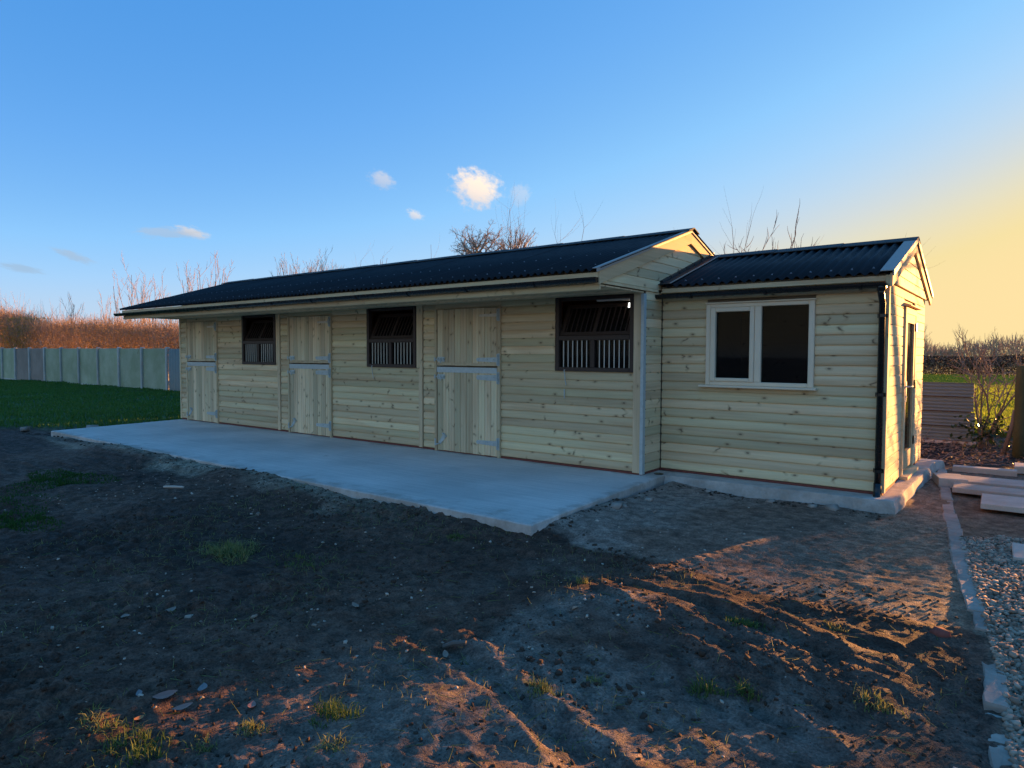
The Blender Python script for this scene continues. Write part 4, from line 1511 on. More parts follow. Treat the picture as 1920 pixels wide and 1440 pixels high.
whips('young_tree', (10.1, 8.1, -.2), 'arching tangled bare branches behind the middle of the annex ridge', [(-.7, 0, 3.9, -.25), (-.3, 0, 3.9, .2), (0, .1, 4.0, .3), (.35, 0, 3.9, .4), (-.5, .2, 3.8, .1), (.2, .3, 3.7, -.3)], GW, .22, 37, r=.02, tw=6)

rng = np.random.default_rng(38)
b0 = (9.6, 8.6, -.2)
tree('bare_bush', b0, 'wide low tangle of fine twigs showing along the annex ridge', 'bush', shrub_segs(rng, b0, 22, 4.05, .34, .024, 2, .5, .35, (4, 6), .42, .12), 2, M_BARK, M_TWIG)
# ------------------------------------------------------------------ hedge and saplings behind the fence
rng = np.random.default_rng(41)


def htop(x):
    return 2.35 + np.clip((-x - 13) * .042, 0, 1.1) + .22 * vnoise(np.asarray(x) * .9, np.asarray(x) * 0, 5) + np.clip((-x - 33) * .09, 0, 1.4)


HD = empty('beech_hedge', (-26, 8.0, -.15))
tag(HD, 'dense sunlit orange brown hedge rising behind the panel fence', 'hedge')
N = 21000
x = -rng.uniform(5.0, 46, N)
y = 8.0 + rng.normal(size=N) * .65
zt = htop(x)
z = -.15 + (zt + .1) * rng.uniform(.28, 1, N) ** .75
P0 = np.stack([x, y, z], 1) - np.array(HD.location)
dirv = np.stack([rng.normal(size=N) * .55, rng.normal(size=N) * .4, np.abs(rng.normal(size=N)) * .7 + .35], 1)
dirv /= np.linalg.norm(dirv, axis=1)[:, None]
L = rng.uniform(.25, .75, N)
link('twigs', segs_mesh('twigs', P0, P0 + dirv * L[:, None], .008, .004), HD, M_TWIGRED)
tag(HD.children[0], kind='stuff')
N = 110000
x = -rng.uniform(5.0, 46, N)
y = np.maximum(8.0 + rng.normal(size=N) * .6, 6.6)
zt = htop(x)
z = -.1 + zt * rng.uniform(0, 1.0, N) ** .8
P = np.stack([x, y, z], 1) - np.array(HD.location)
keep = vnoise(x * 1.6, z * 1.9, 8) + .5 * vnoise(x * 5, z * 5, 9) > -.35
P = P[keep]
o = link('dry_leaves', leaf_mesh('dry_leaves', P, rng.uniform(.05, .10, len(P)), rng), HD, M_BEECH)
tag(o, kind='stuff')
# long pale shoots over the hedge
segs = []
for k in range(900):
    xx = -rng.uniform(10, 46)
    q = (xx, 8 + rng.normal() * .5, htop(xx) * rng.uniform(.6, .9))
    d = np.array([rng.normal() * .25, rng.normal() * .2, 1])
    d /= np.linalg.norm(d)
    h = rng.uniform(.5, 1.0) + 1.3 * max(0, float(vnoise(np.array(xx * .55), np.array(0.), 15)))
    m1 = np.array(q) + d * h * .5
    d2 = d + rng.normal(size=3) * .15
    segs.append((np.array(q), m1, .010, .007, 0))
    segs.append((m1, m1 + d2 * h * .5, .007, .003, 0))
o = seg_obj('long_shoots', segs, M_TWIGRED, HD)
tag(o, kind='stuff')
for k in range(9):
    xx = -12 - k * 2.6 + rng.uniform(-.5, .5)
    o = seg_obj('stem', shrub_segs(rng, (xx, 7.5, -.2), 2, 2.3, .15, .045, 0), M_BARK, HD, 6)

GS = 'bare saplings above the hedge'
for i, (xx, yy, h, n, lab) in enumerate((
        (-24.4, 9.4, 5.9, 4, 'tallest bare sapling over the hedge, left of the roof corner'),
        (-23.0, 9.8, 5.5, 4, 'bare sapling over the hedge just right of the tallest one'),
        (-21.9, 9.5, 5.4, 3, 'slim bare sapling over the hedge between two taller ones'),
        (-17.4, 9.2, 5.6, 5, 'spreading bare sapling right above the far tip of the eaves'),
        (-15.8, 9.5, 5.5, 5, 'bare sapling touching the roof edge above the far eaves'),
        (-27.2, 9.6, 4.7, 3, 'short bare sapling over the hedge near the brown fence panels'),
        (-33.0, 9.6, 4.6, 4, 'low bushy sapling over the hedge at the left edge'),
        (-19.6, 9.6, 4.6, 3, 'thin bare sapling in the hedge gap before the eaves'))):
    b0 = (xx, yy, -.15)
    sg = shrub_segs(rng, b0, n, h, .22, .030, 2, .42, .55, (4, 6), .36, .06)
    tree('sapling', b0, lab, 'tree', sg, 2, M_BARK, M_TWIGRED, GS)
# olive bush at the left end of the hedge
b0 = (-35.5, 7.6, -.15)
root = empty('olive_bush', b0)
tag(root, 'yellow olive leafy bush at the far left end above the fence', 'bush')
seg_obj('stem', shrub_segs(rng, b0, 8, 3.4, .45, .03, 1, .5, .4), M_BARK, root)
N = 9000
P = np.clip(rng.normal(size=(N, 3)), -1.7, 1.7) * np.array([1.9, .5, .95]) + np.array([0, 0, 2.0])
P = P[P[:, 2] > .3]
tag(link('foliage', leaf_mesh('foliage', P, rng.uniform(.05, .11, len(P)), rng), root, M_OLIVE), kind='stuff')

# ------------------------------------------------------------------ right side: field, hedge, woods
rng = np.random.default_rng(51)


def brush(name, x0, x1, y, depth, h, n_twig, n_leaf, lsize, label, mat_leaf, mat_twig, cat='hedge', seed=1, tw=.012):
    root = empty(name, ((x0 + x1) / 2, y, -.2))
    tag(root, label, cat)
    r = np.random.default_rng(seed)
    x = r.uniform(x0, x1, n_twig)
    yy = y + r.uniform(-depth, depth, n_twig)
    hh = h * (1 + .10 * vnoise(x * .35, x * 0, seed))
    z = -.2 + hh * r.uniform(.02, .9, n_twig)
    P0 = np.stack([x, yy, z], 1) - np.array(root.location)
    d = np.stack([r.normal(size=n_twig) * .5, r.normal(size=n_twig) * .4, np.abs(r.normal(size=n_twig)) + .2], 1)
    d /= np.linalg.norm(d, axis=1)[:, None]
    tag(link('twigs', segs_mesh('twigs', P0, P0 + d * (h * r.uniform(.12, .3, n_twig))[:, None], tw, tw * .5), root, mat_twig), kind='stuff')
    x = r.uniform(x0, x1, n_leaf)
    yy = y + r.uniform(-depth, depth, n_leaf)
    hh = h * (1 + .10 * vnoise(x * .35, x * 0, seed))
    z = -.2 + hh * r.uniform(0, 1.0, n_leaf) ** .8
    P = np.stack([x, yy, z], 1) - np.array(root.location)
    tag(link('foliage', leaf_mesh('foliage', P, r.uniform(.6, 1.3, n_leaf) * lsize, r), root, mat_leaf), kind='stuff')
    return root


brush('field_hedge', -6, 34, 55.5, .9, 1.55, 9000, 26000, .15, 'dark clipped hedge along the far side of the bright field', M_HEDGE, M_TWIG, seed=61, tw=.016)
# distant bare woods
root = empty('distant_woods', (-10, 170, -.2))
tag(root, 'line of distant bare brown woodland on the skyline beyond the field', 'woods', kind='stuff')
N = 15000
x = rng.uniform(-75, 70, N)
yy = rng.uniform(160, 182, N)
hh = 4.6 + 1.6 * vnoise(x * .11, x * 0, 3) + .9 * vnoise(x * .5, x * 0, 4)
z = -.5 + hh * rng.uniform(0, .86, N)
P0 = np.stack([x, yy, z], 1) - np.array(root.location)
d = np.stack([rng.normal(size=N) * .30, rng.normal(size=N) * .3, np.abs(rng.normal(size=N)) * .6 + .45], 1)
d /= np.linalg.norm(d, axis=1)[:, None]
tag(link('twigs', segs_mesh('twigs', P0, P0 + d * rng.uniform(.8, 2.6, N)[:, None], .055, .02), root, M_HAZEWOODS), kind='stuff')
segs = []
for k in range(46):
    q = (rng.uniform(-60, 55), rng.uniform(150, 160), -.3)
    sg = []
    grow(rng, q, (0, 0, 1), rng.uniform(4.6, 6.8), .13, 2, sg, .55, .3, 5, (6, 8), .3, .42, .08, .35)
    segs += sg
tag(seg_obj('trees', segs, M_HAZEWOODS, root), kind='stuff')

# stack of ribbed grey sheets behind the annex
sh = MB()
W0, W1, YS = 12.2, 13.86, 7.10
for k in range(4):
    z0 = -.13 + k * .262
    lean = .035
    prof = []
    for j in range(9):
        t = j / 8
        prof.append((YS + lean * (z0 + .25 * t) + .012 * (1 if j % 2 else 0) - (.02 if k % 2 else 0), z0 + .248 * t))
    pr = prof + [(a + .012, b_) for a, b_ in prof[::-1]]
    sh.prism(pr, 'x', W0, W1 + (.01 if k % 2 else 0) - .012 * k)
parts = []
SHR = empty('sheet_stack', (13.0, YS, -.2))
tag(SHR, 'grey stack of ribbed sheets standing on edge just behind the annex corner', 'sheet stack')
for k in range(4):
    z0 = -.12 + k * .264
    prof = []
    for j in range(9):
        t = j / 8
        prof.append((YS + .05 * (z0 + .25 * t) + .010 * (1 if j % 2 else 0) - .02 * (k % 2), z0 + .245 * t))
    pr = prof + [(a + .016, b_) for a, b_ in prof[::-1]]
    under(SHR, MB().prism(pr, 'x', W0, W1 - .012 * k + .01 * (k % 2)).obj('sheet', M_SHEET))
under(SHR, MB().box(W0 + .01, W1 - .06, YS + .085, YS + .10, -.12, .90).obj('dark_gap_backing', M_BARK))  # dark board added so the gaps between the sheets stay dark
under(SHR, MB().box(W0, W1 + .03, YS - .07, YS + .07, -.19, -.135).obj('bearer', M_FPOST))

# mossy gate post
PO = empty('wooden_post', (14.50, 5.9, -.2))
tag(PO, 'mossy round wooden post at the right edge in front of the field', 'post')
under(PO, MB().tube([(14.50, 5.9, -.35), (14.505, 5.9, .3), (14.50, 5.905, .9), (14.51, 5.9, 1.22), (14.51, 5.9, 1.25)], [.088, .082, .076, .074, .06], 14).obj('shaft', plain('mossy_wood', (.06, .065, .03), .9, var=.4, scale=14, bump=.01), None, True))
under(PO, MB().tube([(14.28, 5.95, -.3), (14.40, 5.93, .25), (14.44, 5.92, .55)], [.035, .032, .03], 8).obj('strut', M_BARK, None, True))

# bare shrub and laurel by the post
rng = np.random.default_rng(71)
b0 = (13.92, 7.0, -.2)
sg = shrub_segs(rng, b0, 5, 1.75, .55, .022, 2, .7, .35, (4, 6), .55, .14)
tree('dark_shrub', b0, 'dark bare branching shrub right of the grey sheet stack', 'shrub', sg, 2, M_BARK, M_TWIG)
b0 = (14.9, 7.6, -.2)
sg = shrub_segs(rng, b0, 5, 1.5, .8, .018, 2, .8, .2, (4, 6), .6, .16)
tree('dark_shrub', b0, 'low sprawling bare shrub behind the mossy wooden post', 'shrub', sg, 2, M_BARK, M_TWIG)
b0 = (14.05, 6.6, -.2)
root = empty('laurel_bush', b0)
tag(root, 'small glossy dark evergreen bush between bare shrub and mossy post', 'bush')
seg_obj('stem', shrub_segs(rng, b0, 6, .5, .6, .010, 1), M_BARK, root)
N = 260
P = np.abs(rng.normal(size=(N, 3))) * np.array([.20, .18, .15]) * np.where(rng.uniform(size=(N, 3)) < .5, -1, 1) + np.array([0, 0, .28])
P[:, 2] = np.abs(P[:, 2])
tag(link('foliage', leaf_mesh('foliage', P, rng.uniform(.06, .11, N), rng), root, M_LAUREL), kind='stuff')
# litter of sticks and leaves on the dark strip
N = 900
x = rng.uniform(12.2, 17.5, N)
yy = rng.uniform(4.6, 8.6, N)
P0 = np.stack([x, yy, gz(x, yy) + .01], 1)
d = np.stack([rng.normal(size=N), rng.normal(size=N), rng.normal(size=N) * .18 + .12], 1)
d /= np.linalg.norm(d, axis=1)[:, None]
tag(link('brushwood', segs_mesh('brushwood', P0, P0 + d * rng.uniform(.08, .5, N)[:, None], .006, .003), None, M_TWIG), 'dark scatter of sticks and twigs on the strip behind the slabs', 'brushwood', kind='stuff')
N = 2600
x = rng.uniform(12.2, 17.5, N)
yy = rng.uniform(4.4, 8.8, N)
P = np.stack([x, yy, gz(x, yy) + rng.uniform(.005, .05, N)], 1)
tag(link('leaf_litter', leaf_mesh('leaf_litter', P, rng.uniform(.03, .07, N), rng, .6), None, M_DRYLEAF), 'brown leaf litter on the dark strip before the field', 'leaf litter', kind='stuff')

# ------------------------------------------------------------------ paving laid out on the right
GP = 'pale slabs laid behind the gravel'


def paver(cx, cy, lx, ly, z, rot, label, th=.055, group=GP, name='stone_slab'):
    b = .006
    o = MB().add([(-lx / 2, -ly / 2, -th), (lx / 2, -ly / 2, -th), (lx / 2, ly / 2, -th), (-lx / 2, ly / 2, -th),
                  (-lx / 2, -ly / 2, -b), (lx / 2, -ly / 2, -b), (lx / 2, ly / 2, -b), (-lx / 2, ly / 2, -b),
                  (-lx / 2 + b, -ly / 2 + b, 0), (lx / 2 - b, -ly / 2 + b, 0), (lx / 2 - b, ly / 2 - b, 0), (-lx / 2 + b, ly / 2 - b, 0)],
                 [(3, 2, 1, 0)] + [(k * 4 + i, k * 4 + (i + 1) % 4, (k + 1) * 4 + (i + 1) % 4, (k + 1) * 4 + i) for k in range(2) for i in range(4)] + [(8, 9, 10, 11)]).obj(name, M_PAVER)
    o.location = (cx, cy, z)
    o.rotation_euler = (random.uniform(-.01, .01), random.uniform(-.01, .01), rot)
    return tag(o, label, 'slab', group)


paver(14.16, 3.62, .70, .16, -.085, .02, 'narrow pale slab with thick front edge, farthest left of the laid slabs', .09)
paver(14.66, 2.72, 1.52, .46, -.105, .035, 'long pale slab in the second row of laid slabs')
paver(14.70, 2.08, 1.54, .36, -.105, .035, 'long pale slab in the third row, nearer than its neighbour')
paver(14.95, 1.42, 1.44, .62, -.105, .03, 'broad pale slab nearest the camera in the laid rows')
paver(14.95, 3.95, .95, .40, -.045, .02, 'raised pale slab at the right edge behind the long rows', .09)
paver(14.98, -.64, .90, .50, -.128, .03, 'lone square pale slab beside the gravel at the right edge')
o = paver(13.86, 2.55, .30, .42, -.075, .25, 'rough pale stone block lying beside the annex plinth', .13, None, 'stone_block')
o['category'] = 'block'

# edging stones between mud and gravel
ED = empty('stone_edging', (14.2, -1, -.18))
tag(ED, kind='structure')
rk = random.Random(5)
ypts = [3.55, 2.9, 2.2, 1.45, .75, .05, -.45, -.83, -1.45, -2.02, -2.33, -2.62]
segsE = list(zip(ypts[:-1], ypts[1:])) + [(-3.02, -3.55), (-3.57, -4.25)]
for (ya, yb) in segsE:
    nn = 7
    left, right_ = [], []
    wl = .068 if ya > -2.0 else .055 - .02 * (ya < -2.3 and ya > -3)
    if ya > .9:
        wl = .06
    for i in range(nn):
        t = i / (nn - 1)
        yv = ya + (yb - ya) * t + (.004 if i == 0 else -.004 if i == nn - 1 else 0) * (-1)
        xc = float(np.interp(yv, KY, KX)) + .035 - .02
        left.append((xc - wl + rk.uniform(-.007, .007), yv))
        right_.append((xc + wl * .8 + rk.uniform(-.006, .006), yv))
    ztop = max(gz1(float(np.interp((ya + yb) / 2, KY, KX)), (ya + yb) / 2) + .012, -.20) + rk.uniform(-.008, .008)
    pl = left + right_[::-1]
    n = len(pl)
    mb = MB()
    cxp = sum(p[0] for p in pl) / n
    cyp = sum(p[1] for p in pl) / n
    lowr = [(x, y, ztop - .14) for x, y in pl]
    midr = [(x, y, ztop - .012) for x, y in pl]
    topr = [(cxp + (x - cxp) * .86, cyp + (y - cyp) * .985, ztop + rk.uniform(-.005, .004)) for x, y in pl]
    cen = [(cxp, cyp, ztop)]
    mb.add(lowr + midr + topr + cen, [(k * n + i, k * n + (i + 1) % n, (k + 1) * n + (i + 1) % n, (k + 1) * n + i) for k in range(2) for i in range(n)] + [(2 * n + i, 2 * n + (i + 1) % n, 3 * n) for i in range(n)])
    mb.v = [tuple(v) for v in mb.v]
    o = mb.obj('edging_stone', M_STONE)
    under(ED, o)


# ------------------------------------------------------------------ loose stones
def stones_mesh(name, P, size, rng, flat=.55):
    """low irregular pebbles (8-vertex lumps)"""
    N = len(P)
    base = np.array([[-1, -1, -1], [1, -1, -1], [1, 1, -1], [-1, 1, -1], [-.7, -.7, 1], [.7, -.7, 1], [.7, .7, 1], [-.7, .7, 1]], float) * .5
    V = base[None] * (1 + rng.normal(size=(N, 8, 1)) * .16) + rng.normal(size=(N, 8, 3)) * .08
    V *= np.stack([rng.uniform(.7, 1.3, N), rng.uniform(.6, 1.0, N), rng.uniform(.6, 1.1, N) * flat], 1)[:, None, :]
    a = rng.uniform(0, 6.283, N)
    tlt = rng.normal(size=N) * .3
    c, s = np.cos(a), np.sin(a)
    x = V[..., 0] * c[:, None] - V[..., 1] * s[:, None]
    y = V[..., 0] * s[:, None] + V[..., 1] * c[:, None]
    z = V[..., 2] + x * tlt[:, None]
    V = np.stack([x, y, z], -1) * np.asarray(size)[:, None, None] + P[:, None, :]
    q = np.array([[3, 2, 1, 0], [4, 5, 6, 7], [0, 1, 5, 4], [1, 2, 6, 5], [2, 3, 7, 6], [3, 0, 4, 7]])
    Fq = (np.arange(N) * 8)[:, None, None] + q[None]
    return np_mesh(name, V.reshape(-1, 3), Fq.reshape(-1, 4))


rng = np.random.default_rng(81)
# gravel
N = 26000
y = -4.9 + (rng.uniform(0, 1, N) ** .9) * 5.1
x = np.interp(y, KY, KX) + .04 + rng.uniform(0, 1, N) ** 1.3 * 1.5
zn_ = zones(x, y)
k = zn_['gravel'] > .35
x, y = x[k], y[k]
sz = .008 + .032 * rng.uniform(0, 1, len(x)) ** 1.6
P = np.stack([x, y, gz(x, y) + sz * rng.uniform(.0, .45, len(x))], 1)
tag(link('gravel', stones_mesh('gravel', P, sz, rng), None, M_GRAVEL), 'grey brown gravel right of the stone edging', 'gravel', kind='stuff')
# pebbles strewn on the mud
N = 3000
x = rng.uniform(4, 14.5, N)
y = rng.uniform(-6.5, -.0, N)
k = (vnoise(x * .9, y * .9, 17) + rng.normal(size=N) * .4 > .1) & ((y < -2.8) | (x > 11.35)) & (x < np.interp(y, KY, KX))
x, y = x[k], y[k]
sz = rng.uniform(.006, .020, len(x)) * np.where(rng.uniform(size=len(x)) < .06, 2.2, 1)
P = np.stack([x, y, gz(x, y) + sz * .15], 1)
tag(link('pebbles', stones_mesh('pebbles', P, sz, rng), None, M_PEBBLE), 'pale pebbles strewn over the dark mud', 'pebbles', kind='stuff')
# clods of mud along broken edges
P_, S_ = [], []
for pts, n_, w_, s_ in (([(11.33, -2.72), (11.2, .1)], 336, 0.088, .045), ([(11.3, .16), (13.5, .12)], 336, 0.075, .045), ([(.4, -2.72), (11.3, -2.80)], 720, 0.112, .040),
                        ([(11.0, -2.40), (11.85, -2.74), (12.32, -2.76), (12.68, -2.72), (13.39, -2.85), (14.0, -2.8)], 640, 0.125, .040), ([(12.4, -3.35), (13.3, -3.82), (14.0, -4.25)], 336, 0.125, .035),
                        ([(9.5, -3.6), (11.2, -4.1)], 240, 0.312, .035), ([(12.6, -4.5), (13.3, -4.55)], 208, 0.188, .040), ([(10.4, -5.2), (11.6, -4.2)], 208, 0.375, .035),
                        ([(13.3, -2.6), (14.1, -2.45)], 304, 0.175, .035), ([(-.9, -2.6), (.2, -1.6), (.0, -.3)], 160, 0.188, .07)):
    seg = rng.integers(0, len(pts) - 1, n_)
    t = rng.uniform(0, 1, n_)
    A = np.array(pts)
    q = A[seg] + (A[seg + 1] - A[seg]) * t[:, None] + rng.normal(size=(n_, 2)) * w_
    P_.append(q)
    S_.append((.10 + .9 * rng.uniform(0, 1, n_) ** 4) * s_)
q = np.concatenate(P_)
sz = np.concatenate(S_)
k = ~((q[:, 0] > .3) & (q[:, 0] < 11.24) & (q[:, 1] > -2.64)) & ~((q[:, 0] > 11.1) & (q[:, 0] < 13.5) & (q[:, 1] > .17))
q, sz = q[k], sz[k]
P = np.stack([q[:, 0], q[:, 1], gz(q[:, 0], q[:, 1]) + sz * .02], 1)
tag(link('mud_clods', stones_mesh('mud_clods', P, sz, rng, .6), None, M_CLOD), 'dark crumbled mud clods along the slab edges and ruts', 'mud', kind='stuff')
N = 14000
x = rng.uniform(7.5, 14.5, N)
y = rng.uniform(-6.5, -2.7, N)
k = (fbm(x * 1.7, y * 1.7, 3, 37) + rng.normal(size=N) * .35 > .05) & (x < np.interp(y, KY, KX) - .05) & (y < np.interp(x, [7, 11.0, 14.6], [-2.8, -2.75, -2.7]))
x, y = x[k], y[k]
sz = .004 + .018 * rng.uniform(0, 1, len(x)) ** 3
P = np.stack([x, y, gz(x, y) + sz * .1], 1)
tag(link('soil_crumbs', stones_mesh('soil_crumbs', P, sz, rng, .8), None, M_CLOD), 'fine crumbled soil lying over the dark mud', 'soil', kind='stuff')
N = 700
x = rng.uniform(8, 14.3, N)
y = rng.uniform(-6.4, -2.8, N)
P0 = np.stack([x, y, gz(x, y) + .006], 1)
d = np.stack([rng.normal(size=N), rng.normal(size=N), rng.normal(size=N) * .15 + .08], 1)
d /= np.linalg.norm(d, axis=1)[:, None]
tag(link('straw', segs_mesh('straw', P0, P0 + d * rng.uniform(.02, .11, N)[:, None], .0022, .0012), None, M_TUFT), 'loose pale straw and dead stems on the mud', 'straw', kind='stuff')
# broken lumps of concrete beside the slab and the plinth
GB = 'pale lumps of broken concrete'
for i, (x, y, s, lab) in enumerate(((11.19, -1.43, .13, 'long pale concrete lump halfway along the right slab edge'), (11.10, -1.33, .07, 'small pale lump next to the long one by the slab edge'),
                                    (11.10, -.85, .08, 'rounded pale lump against the slab edge nearer the building'), (12.45, .09, .10, 'flat pale lump below the annex window'),
                                    (13.05, .08, .12, 'broken concrete lump near the plinth corner by the downpipe'), (12.86, .06, .09, 'smaller concrete lump left of the plinth corner'),
                                    (11.75, .10, .07, 'little stone in front of the plinth near the drain'), (-.75, -1.5, .16, 'dirty lump by the far corner of the slab'), (-1.6, -2.4, .2, 'large muddy lump at the far left edge of the mud'))):
    if i < 3:
        x = 11.42 + (i * .03)
    P = np.array([[0, 0, .0]])
    o = link('concrete_lump', stones_mesh('concrete_lump', P, np.array([s]), rng, .45), None, M_STONE)
    o.location = (x, y, gz1(x, y) + s * .12)
    tag(o, lab, 'lump', GB)

# ------------------------------------------------------------------ grass
rng = np.random.default_rng(91)
# lawn on the left
N = 60000
y = rng.uniform(-2.8, 5.95, N)
x = -rng.uniform(0, 1, N) ** 1.5 * 30 + .2
zn_ = zones(x, y)
k = (zn_['lawn'] > rng.uniform(.15, .9, N)) & ~((x > -.1) & (y > -.1))
x, y = x[k], y[k]
P = np.stack([x, y, gz(x, y) - .01], 1)
dist = np.hypot(x - CAM[0], y - CAM[1])
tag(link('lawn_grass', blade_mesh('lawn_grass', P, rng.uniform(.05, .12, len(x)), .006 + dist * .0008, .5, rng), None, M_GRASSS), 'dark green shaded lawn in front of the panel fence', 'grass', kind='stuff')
# bright field on the right
N = 90000
y = 8.6 + rng.uniform(0, 1, N) ** 1.6 * 46
x = 14.2 - rng.uniform(-1.3, 1.9, N) * (.05 * (y - 8) + 1.6) - .02 * y
P = np.stack([x, y, gz(x, y) - .01], 1)
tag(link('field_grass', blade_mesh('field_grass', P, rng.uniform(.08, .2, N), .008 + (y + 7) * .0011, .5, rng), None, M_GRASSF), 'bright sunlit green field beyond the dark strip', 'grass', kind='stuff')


def tuft(x, y, rad, n, h, mat, label, lean=.8, w=.006, name='grass_tuft', cat='grass'):
    a = rng.uniform(0, 6.283, n)
    r = rad * np.sqrt(rng.uniform(0, 1, n)) * (1 + .4 * np.sin(a * 3 + x))
    px, py = r * np.cos(a) * 1.25, r * np.sin(a) * .8
    P = np.stack([px, py, gz(x + px, y + py) - gz1(x, y) - .006], 1)
    hh = h * rng.uniform(.35, 1, n) * (1.1 - .6 * np.abs(r) / rad / 1.4)
    o = link(name, blade_mesh(name, P, hh, w, lean, rng), None, mat)
    o.location = (x, y, gz1(x, y))
    return tag(o, label, cat, 'grass tufts left in the mud')


tuft(9.56, -4.40, .22, 520, .14, M_TUFT, 'big pale grass tuft lying over in the mud left of centre', 1.3, .007)
tuft(12.20, -5.44, .10, 170, .10, M_TUFTG, 'green tuft low in the middle foreground beside dead grass')
tuft(10.77, -3.05, .08, 160, .05, M_TUFTG, 'thin low grass below the near corner of the slab')
tuft(12.23, -3.40, .035, 60, .09, M_TUFT, 'single small pale tuft at the left end of the ruts')
tuft(13.33, -3.42, .10, 260, .06, M_TUFTG, 'sunlit grass strip on the rutted bank')
tuft(13.41, -4.20, .07, 120, .10, M_TUFTG, 'green tuft between the ruts at lower right')
tuft(13.58, -4.13, .05, 70, .09, M_TUFTG, 'slim tuft just right of the one between the ruts')
tuft(12.81, -4.71, .07, 200, .07, M_TUFT, 'sunlit yellow green tuft on the edge of the wheel rut')
tuft(12.03, -5.73, .06, 120, .06, M_TUFT, 'yellow tuft in the lower left foreground')
tuft(11.75, -6.08, .16, 240, .09, M_TUFTG, 'sparse green grass at the very bottom left')
tuft(11.97, -5.90, .05, 80, .05, M_TUFT, 'tiny yellow tuft next to the bottom edge')
tuft(14.08, -3.87, .09, 130, .07, M_TUFT, 'dry pale tuft near the lower right ruts')
tuft(10.23, -4.22, .22, 200, .06, M_TUFTG, 'thin dark grass right of the big pale tuft')
tuft(11.45, -6.10, .10, 110, .07, M_TUFT, 'straggling pale grass near the lower left corner', 1.1)
tuft(12.45, -5.62, .08, 90, .06, M_TUFT, 'dead pale grass beside the green tuft in the middle foreground', 1.4)
tuft(12.95, -4.45, .05, 60, .05, M_TUFT, 'thin pale tuft above the wheel rut', 1.2)
tuft(13.75, -3.10, .06, 60, .05, M_TUFT, 'small dry tuft on the sunlit ground near the edging', 1.2)
tuft(5.23, -4.12, .55, 2200, .06, M_MOSS, 'short green patch farther up in the left mud', .6, .012, 'grass_patch')
tuft(5.95, -4.85, .50, 1100, .04, M_MOSS, 'faint mossy patch at the left edge below the far one', .6, .010, 'grass_patch')
tuft(7.00, -5.10, .42, 1900, .06, M_MOSS, 'bright short green patch at the left edge of the frame', .6, .010, 'grass_patch')
# thin stray blades among the mud
N = 9000
x = rng.uniform(8, 14.4, N)
y = rng.uniform(-6.4, -2.7, N)
k = vnoise(x * 1.4, y * 1.4, 27) + .5 * vnoise(x * 4, y * 4, 28) + rng.normal(size=N) * .2 > .32
x, y = x[k], y[k]
P = np.stack([x, y, gz(x, y) - .003], 1)
tag(link('stray_grass', blade_mesh('stray_grass', P, rng.uniform(.015, .055, len(x)), .0035, 1.3, rng), None, M_TUFT), 'thin stray blades and straw over the mud', 'grass', kind='stuff')

# ------------------------------------------------------------------ leaves, bricks and sticks on the mud
def fallen_leaf(x, y, s, rot, label, mat, lift=.012):
    v, f = [], []
    for i in range(6):
        t = i / 5
        w = s * .26 * math.sin(math.pi * min(1, t * .96 + .03)) ** .8
        yy = (t - .5) * s
        c = .18 * s * (t - .5) ** 2 * 2
        v += [(-w, yy, c + .10 * w), (0, yy, c), (w, yy, c + .16 * w)]
    for i in range(5):
        f += [(i * 3, i * 3 + 1, i * 3 + 4, i * 3 + 3), (i * 3 + 1, i * 3 + 2, i * 3 + 5, i * 3 + 4)]
    o = MB().add(v, f).obj('fallen_leaf', mat)
    o.location = (x, y, gz1(x, y) + lift)
    o.rotation_euler = (random.uniform(-.3, .3), random.uniform(-.3, .3), rot)
    return tag(o, label, 'leaf', 'leaves fallen on the mud')


M_LEAFB = plain('brown_leaf', (.24, .17, .12), .6, var=.3, scale=30)
M_LEAFO = plain('orange_leaf', (.42, .17, .05), .6, var=.2, scale=30)
M_LEAFR = plain('russet_leaf', (.30, .15, .11), .55, var=.3, scale=30)
M_LEAFG = plain('grey_leaf', (.20, .19, .18), .6, var=.3, scale=30)
fallen_leaf(11.46, -5.81, .105, -.5, 'largest russet leaf in the lower left mud', M_LEAFR, .02)
fallen_leaf(11.60, -5.80, .085, -.4, 'brown leaf right of the largest russet one', M_LEAFR, .02)
fallen_leaf(11.51, -5.66, .085, .9, 'curled grey leaf above the largest russet one', M_LEAFG, .02)
fallen_leaf(11.33, -5.87, .055, 1.2, 'small grey leaf left of the largest russet one', M_LEAFG)
fallen_leaf(11.53, -5.96, .050, .2, 'bright orange leaf fragment below the russet leaves', M_LEAFO, .02)
fallen_leaf(11.23, -4.51, .075, 1.4, 'flat pale leaf in the middle mud', M_LEAFB)
fallen_leaf(10.28, -5.49, .10, 1.2, 'curled brown leaf by the dark hollow on the left', M_LEAFB)
fallen_leaf(10.36, -5.26, .10, .4, 'grey brown leaf above the curled brown one', M_LEAFB)
fallen_leaf(11.83, -5.60, .07, .8, 'reddish leaf among the lower centre grass', M_LEAFR)
fallen_leaf(12.19, -4.70, .06, .9, 'pale leaf lying in the wheel rut', M_LEAFB)
st = MB().tube([(12.10, -4.62, gz1(12.1, -4.62) + .02), (12.16, -4.60, gz1(12.16, -4.6) + .035), (12.22, -4.57, gz1(12.22, -4.57) + .03)], [.012, .015, .011], 7).obj('stick', M_BARK)
tag(st, 'short grey stick lying in the wheel rut', 'stick')
st = MB().tube([(6.85, -3.63, gz1(6.85, -3.63) + .02), (6.99, -3.60, gz1(6.99, -3.6) + .022), (7.13, -3.55, gz1(7.13, -3.55) + .02)], [.014, .016, .012], 6).obj('stick', M_PAVER)
tag(st, 'pale stick on the mud in front of the slab at left', 'stick')
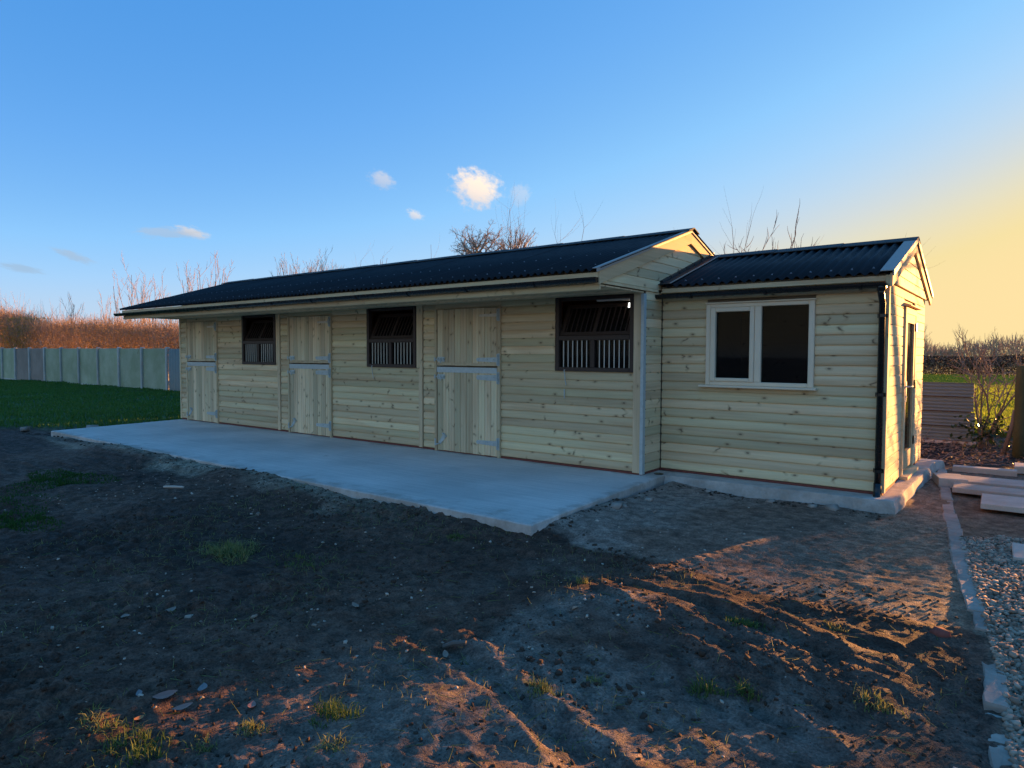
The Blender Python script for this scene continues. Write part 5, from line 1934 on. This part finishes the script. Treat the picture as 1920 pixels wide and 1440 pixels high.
tag(link('brick_piece', stones_mesh('brick_piece', np.array([[0, 0, 0.]]), np.array([.10]), rng, .4), None, M_BRICK), 'half buried red brick piece near the lower end of the edging', 'brick')
bpc = bpy.data.objects['brick_piece']
bpc.location = (14.24, -2.83, gz1(14.24, -2.83) + .005)

# ------------------------------------------------------------------ shrubs and hedge added out of view at the right to dapple the low sun
rng = np.random.default_rng(101)


def offside(q, yy):
    """x of a plant at depth yy whose shadow runs along the line x - y*tan(az) = q"""
    return q + math.tan(SUN_AZ) * yy


for i, (q, yy, h, n, lab) in enumerate(((13.55, 7.4, 1.9, 3, 'unseen leafless shrub added outside the right edge nearest the post'), (14.9, 8.8, 2.2, 4, 'unseen leafless shrub added outside the right edge, second along'),
                                        (14.2, 11.5, 2.4, 3, 'unseen leafless shrub added outside the right edge, farther back'))):
    b0 = (offside(q, yy), yy, -.2)
    sg = shrub_segs(rng, b0, n, h, .55, .022, 2, .6, .35, (4, 5), .5, .13)
    tree('added_shrub', b0, lab, 'shrub', sg, 2, M_BARK, M_TWIG, 'unseen shrubs added on the right')
    P = np.array([s[1] for s in sg if s[4] < 1])
    P = P[rng.uniform(size=len(P)) < .35] - np.array(b0)
# low bank of brush, added out of view to shade the ground by the annex
brush('added_brush_bank', offside(13.42, 6.6), 19.5, 6.6, .25, .63, 1800, 8000, .07, 'unseen low bank of dead brushwood added outside the right edge for shade', M_HEDGE, M_TWIG, 'brushwood', 103, .008)
brush('added_hedge', offside(15.35, 8.0), 30, 8.0, .5, 2.3, 4000, 26000, .09, 'unseen evergreen hedge added outside the right edge for shade', M_HEDGE, M_TWIG, 'hedge', 104, .012)  # hedge added out of view to keep the gravel shaded
# branch tips of a tree beyond the right edge
b0 = (16.1, 10.5, -.2)
segs = []
grow(rng, b0, (0, 0, 1), 3.2, .10, 0, segs, nseg=4, wob=.05, taper=.7)
segs = [(a, b_, r0, r1, 9) for a, b_, r0, r1, d in segs]
topp = segs[-1][1]
for (dx_, dy_, dz_, L_) in ((-1, -.1, .55, 2.0), (-1, .3, .25, 1.9), (-.4, .5, 1, 1.7), (.6, 0, .9, 1.9), (.8, .6, .5, 1.7), (-.9, -.4, .05, 1.7)):
    grow(rng, topp, (dx_, dy_, dz_), L_, .035, 2, segs, spread=.55, up=.0, kids=(3, 4), ratio=.5, wob=.22)
tree('orchard_tree', b0, 'bare tree whose drooping branch tips enter at the right edge', 'tree', segs, 9, M_BARK, M_TWIG)
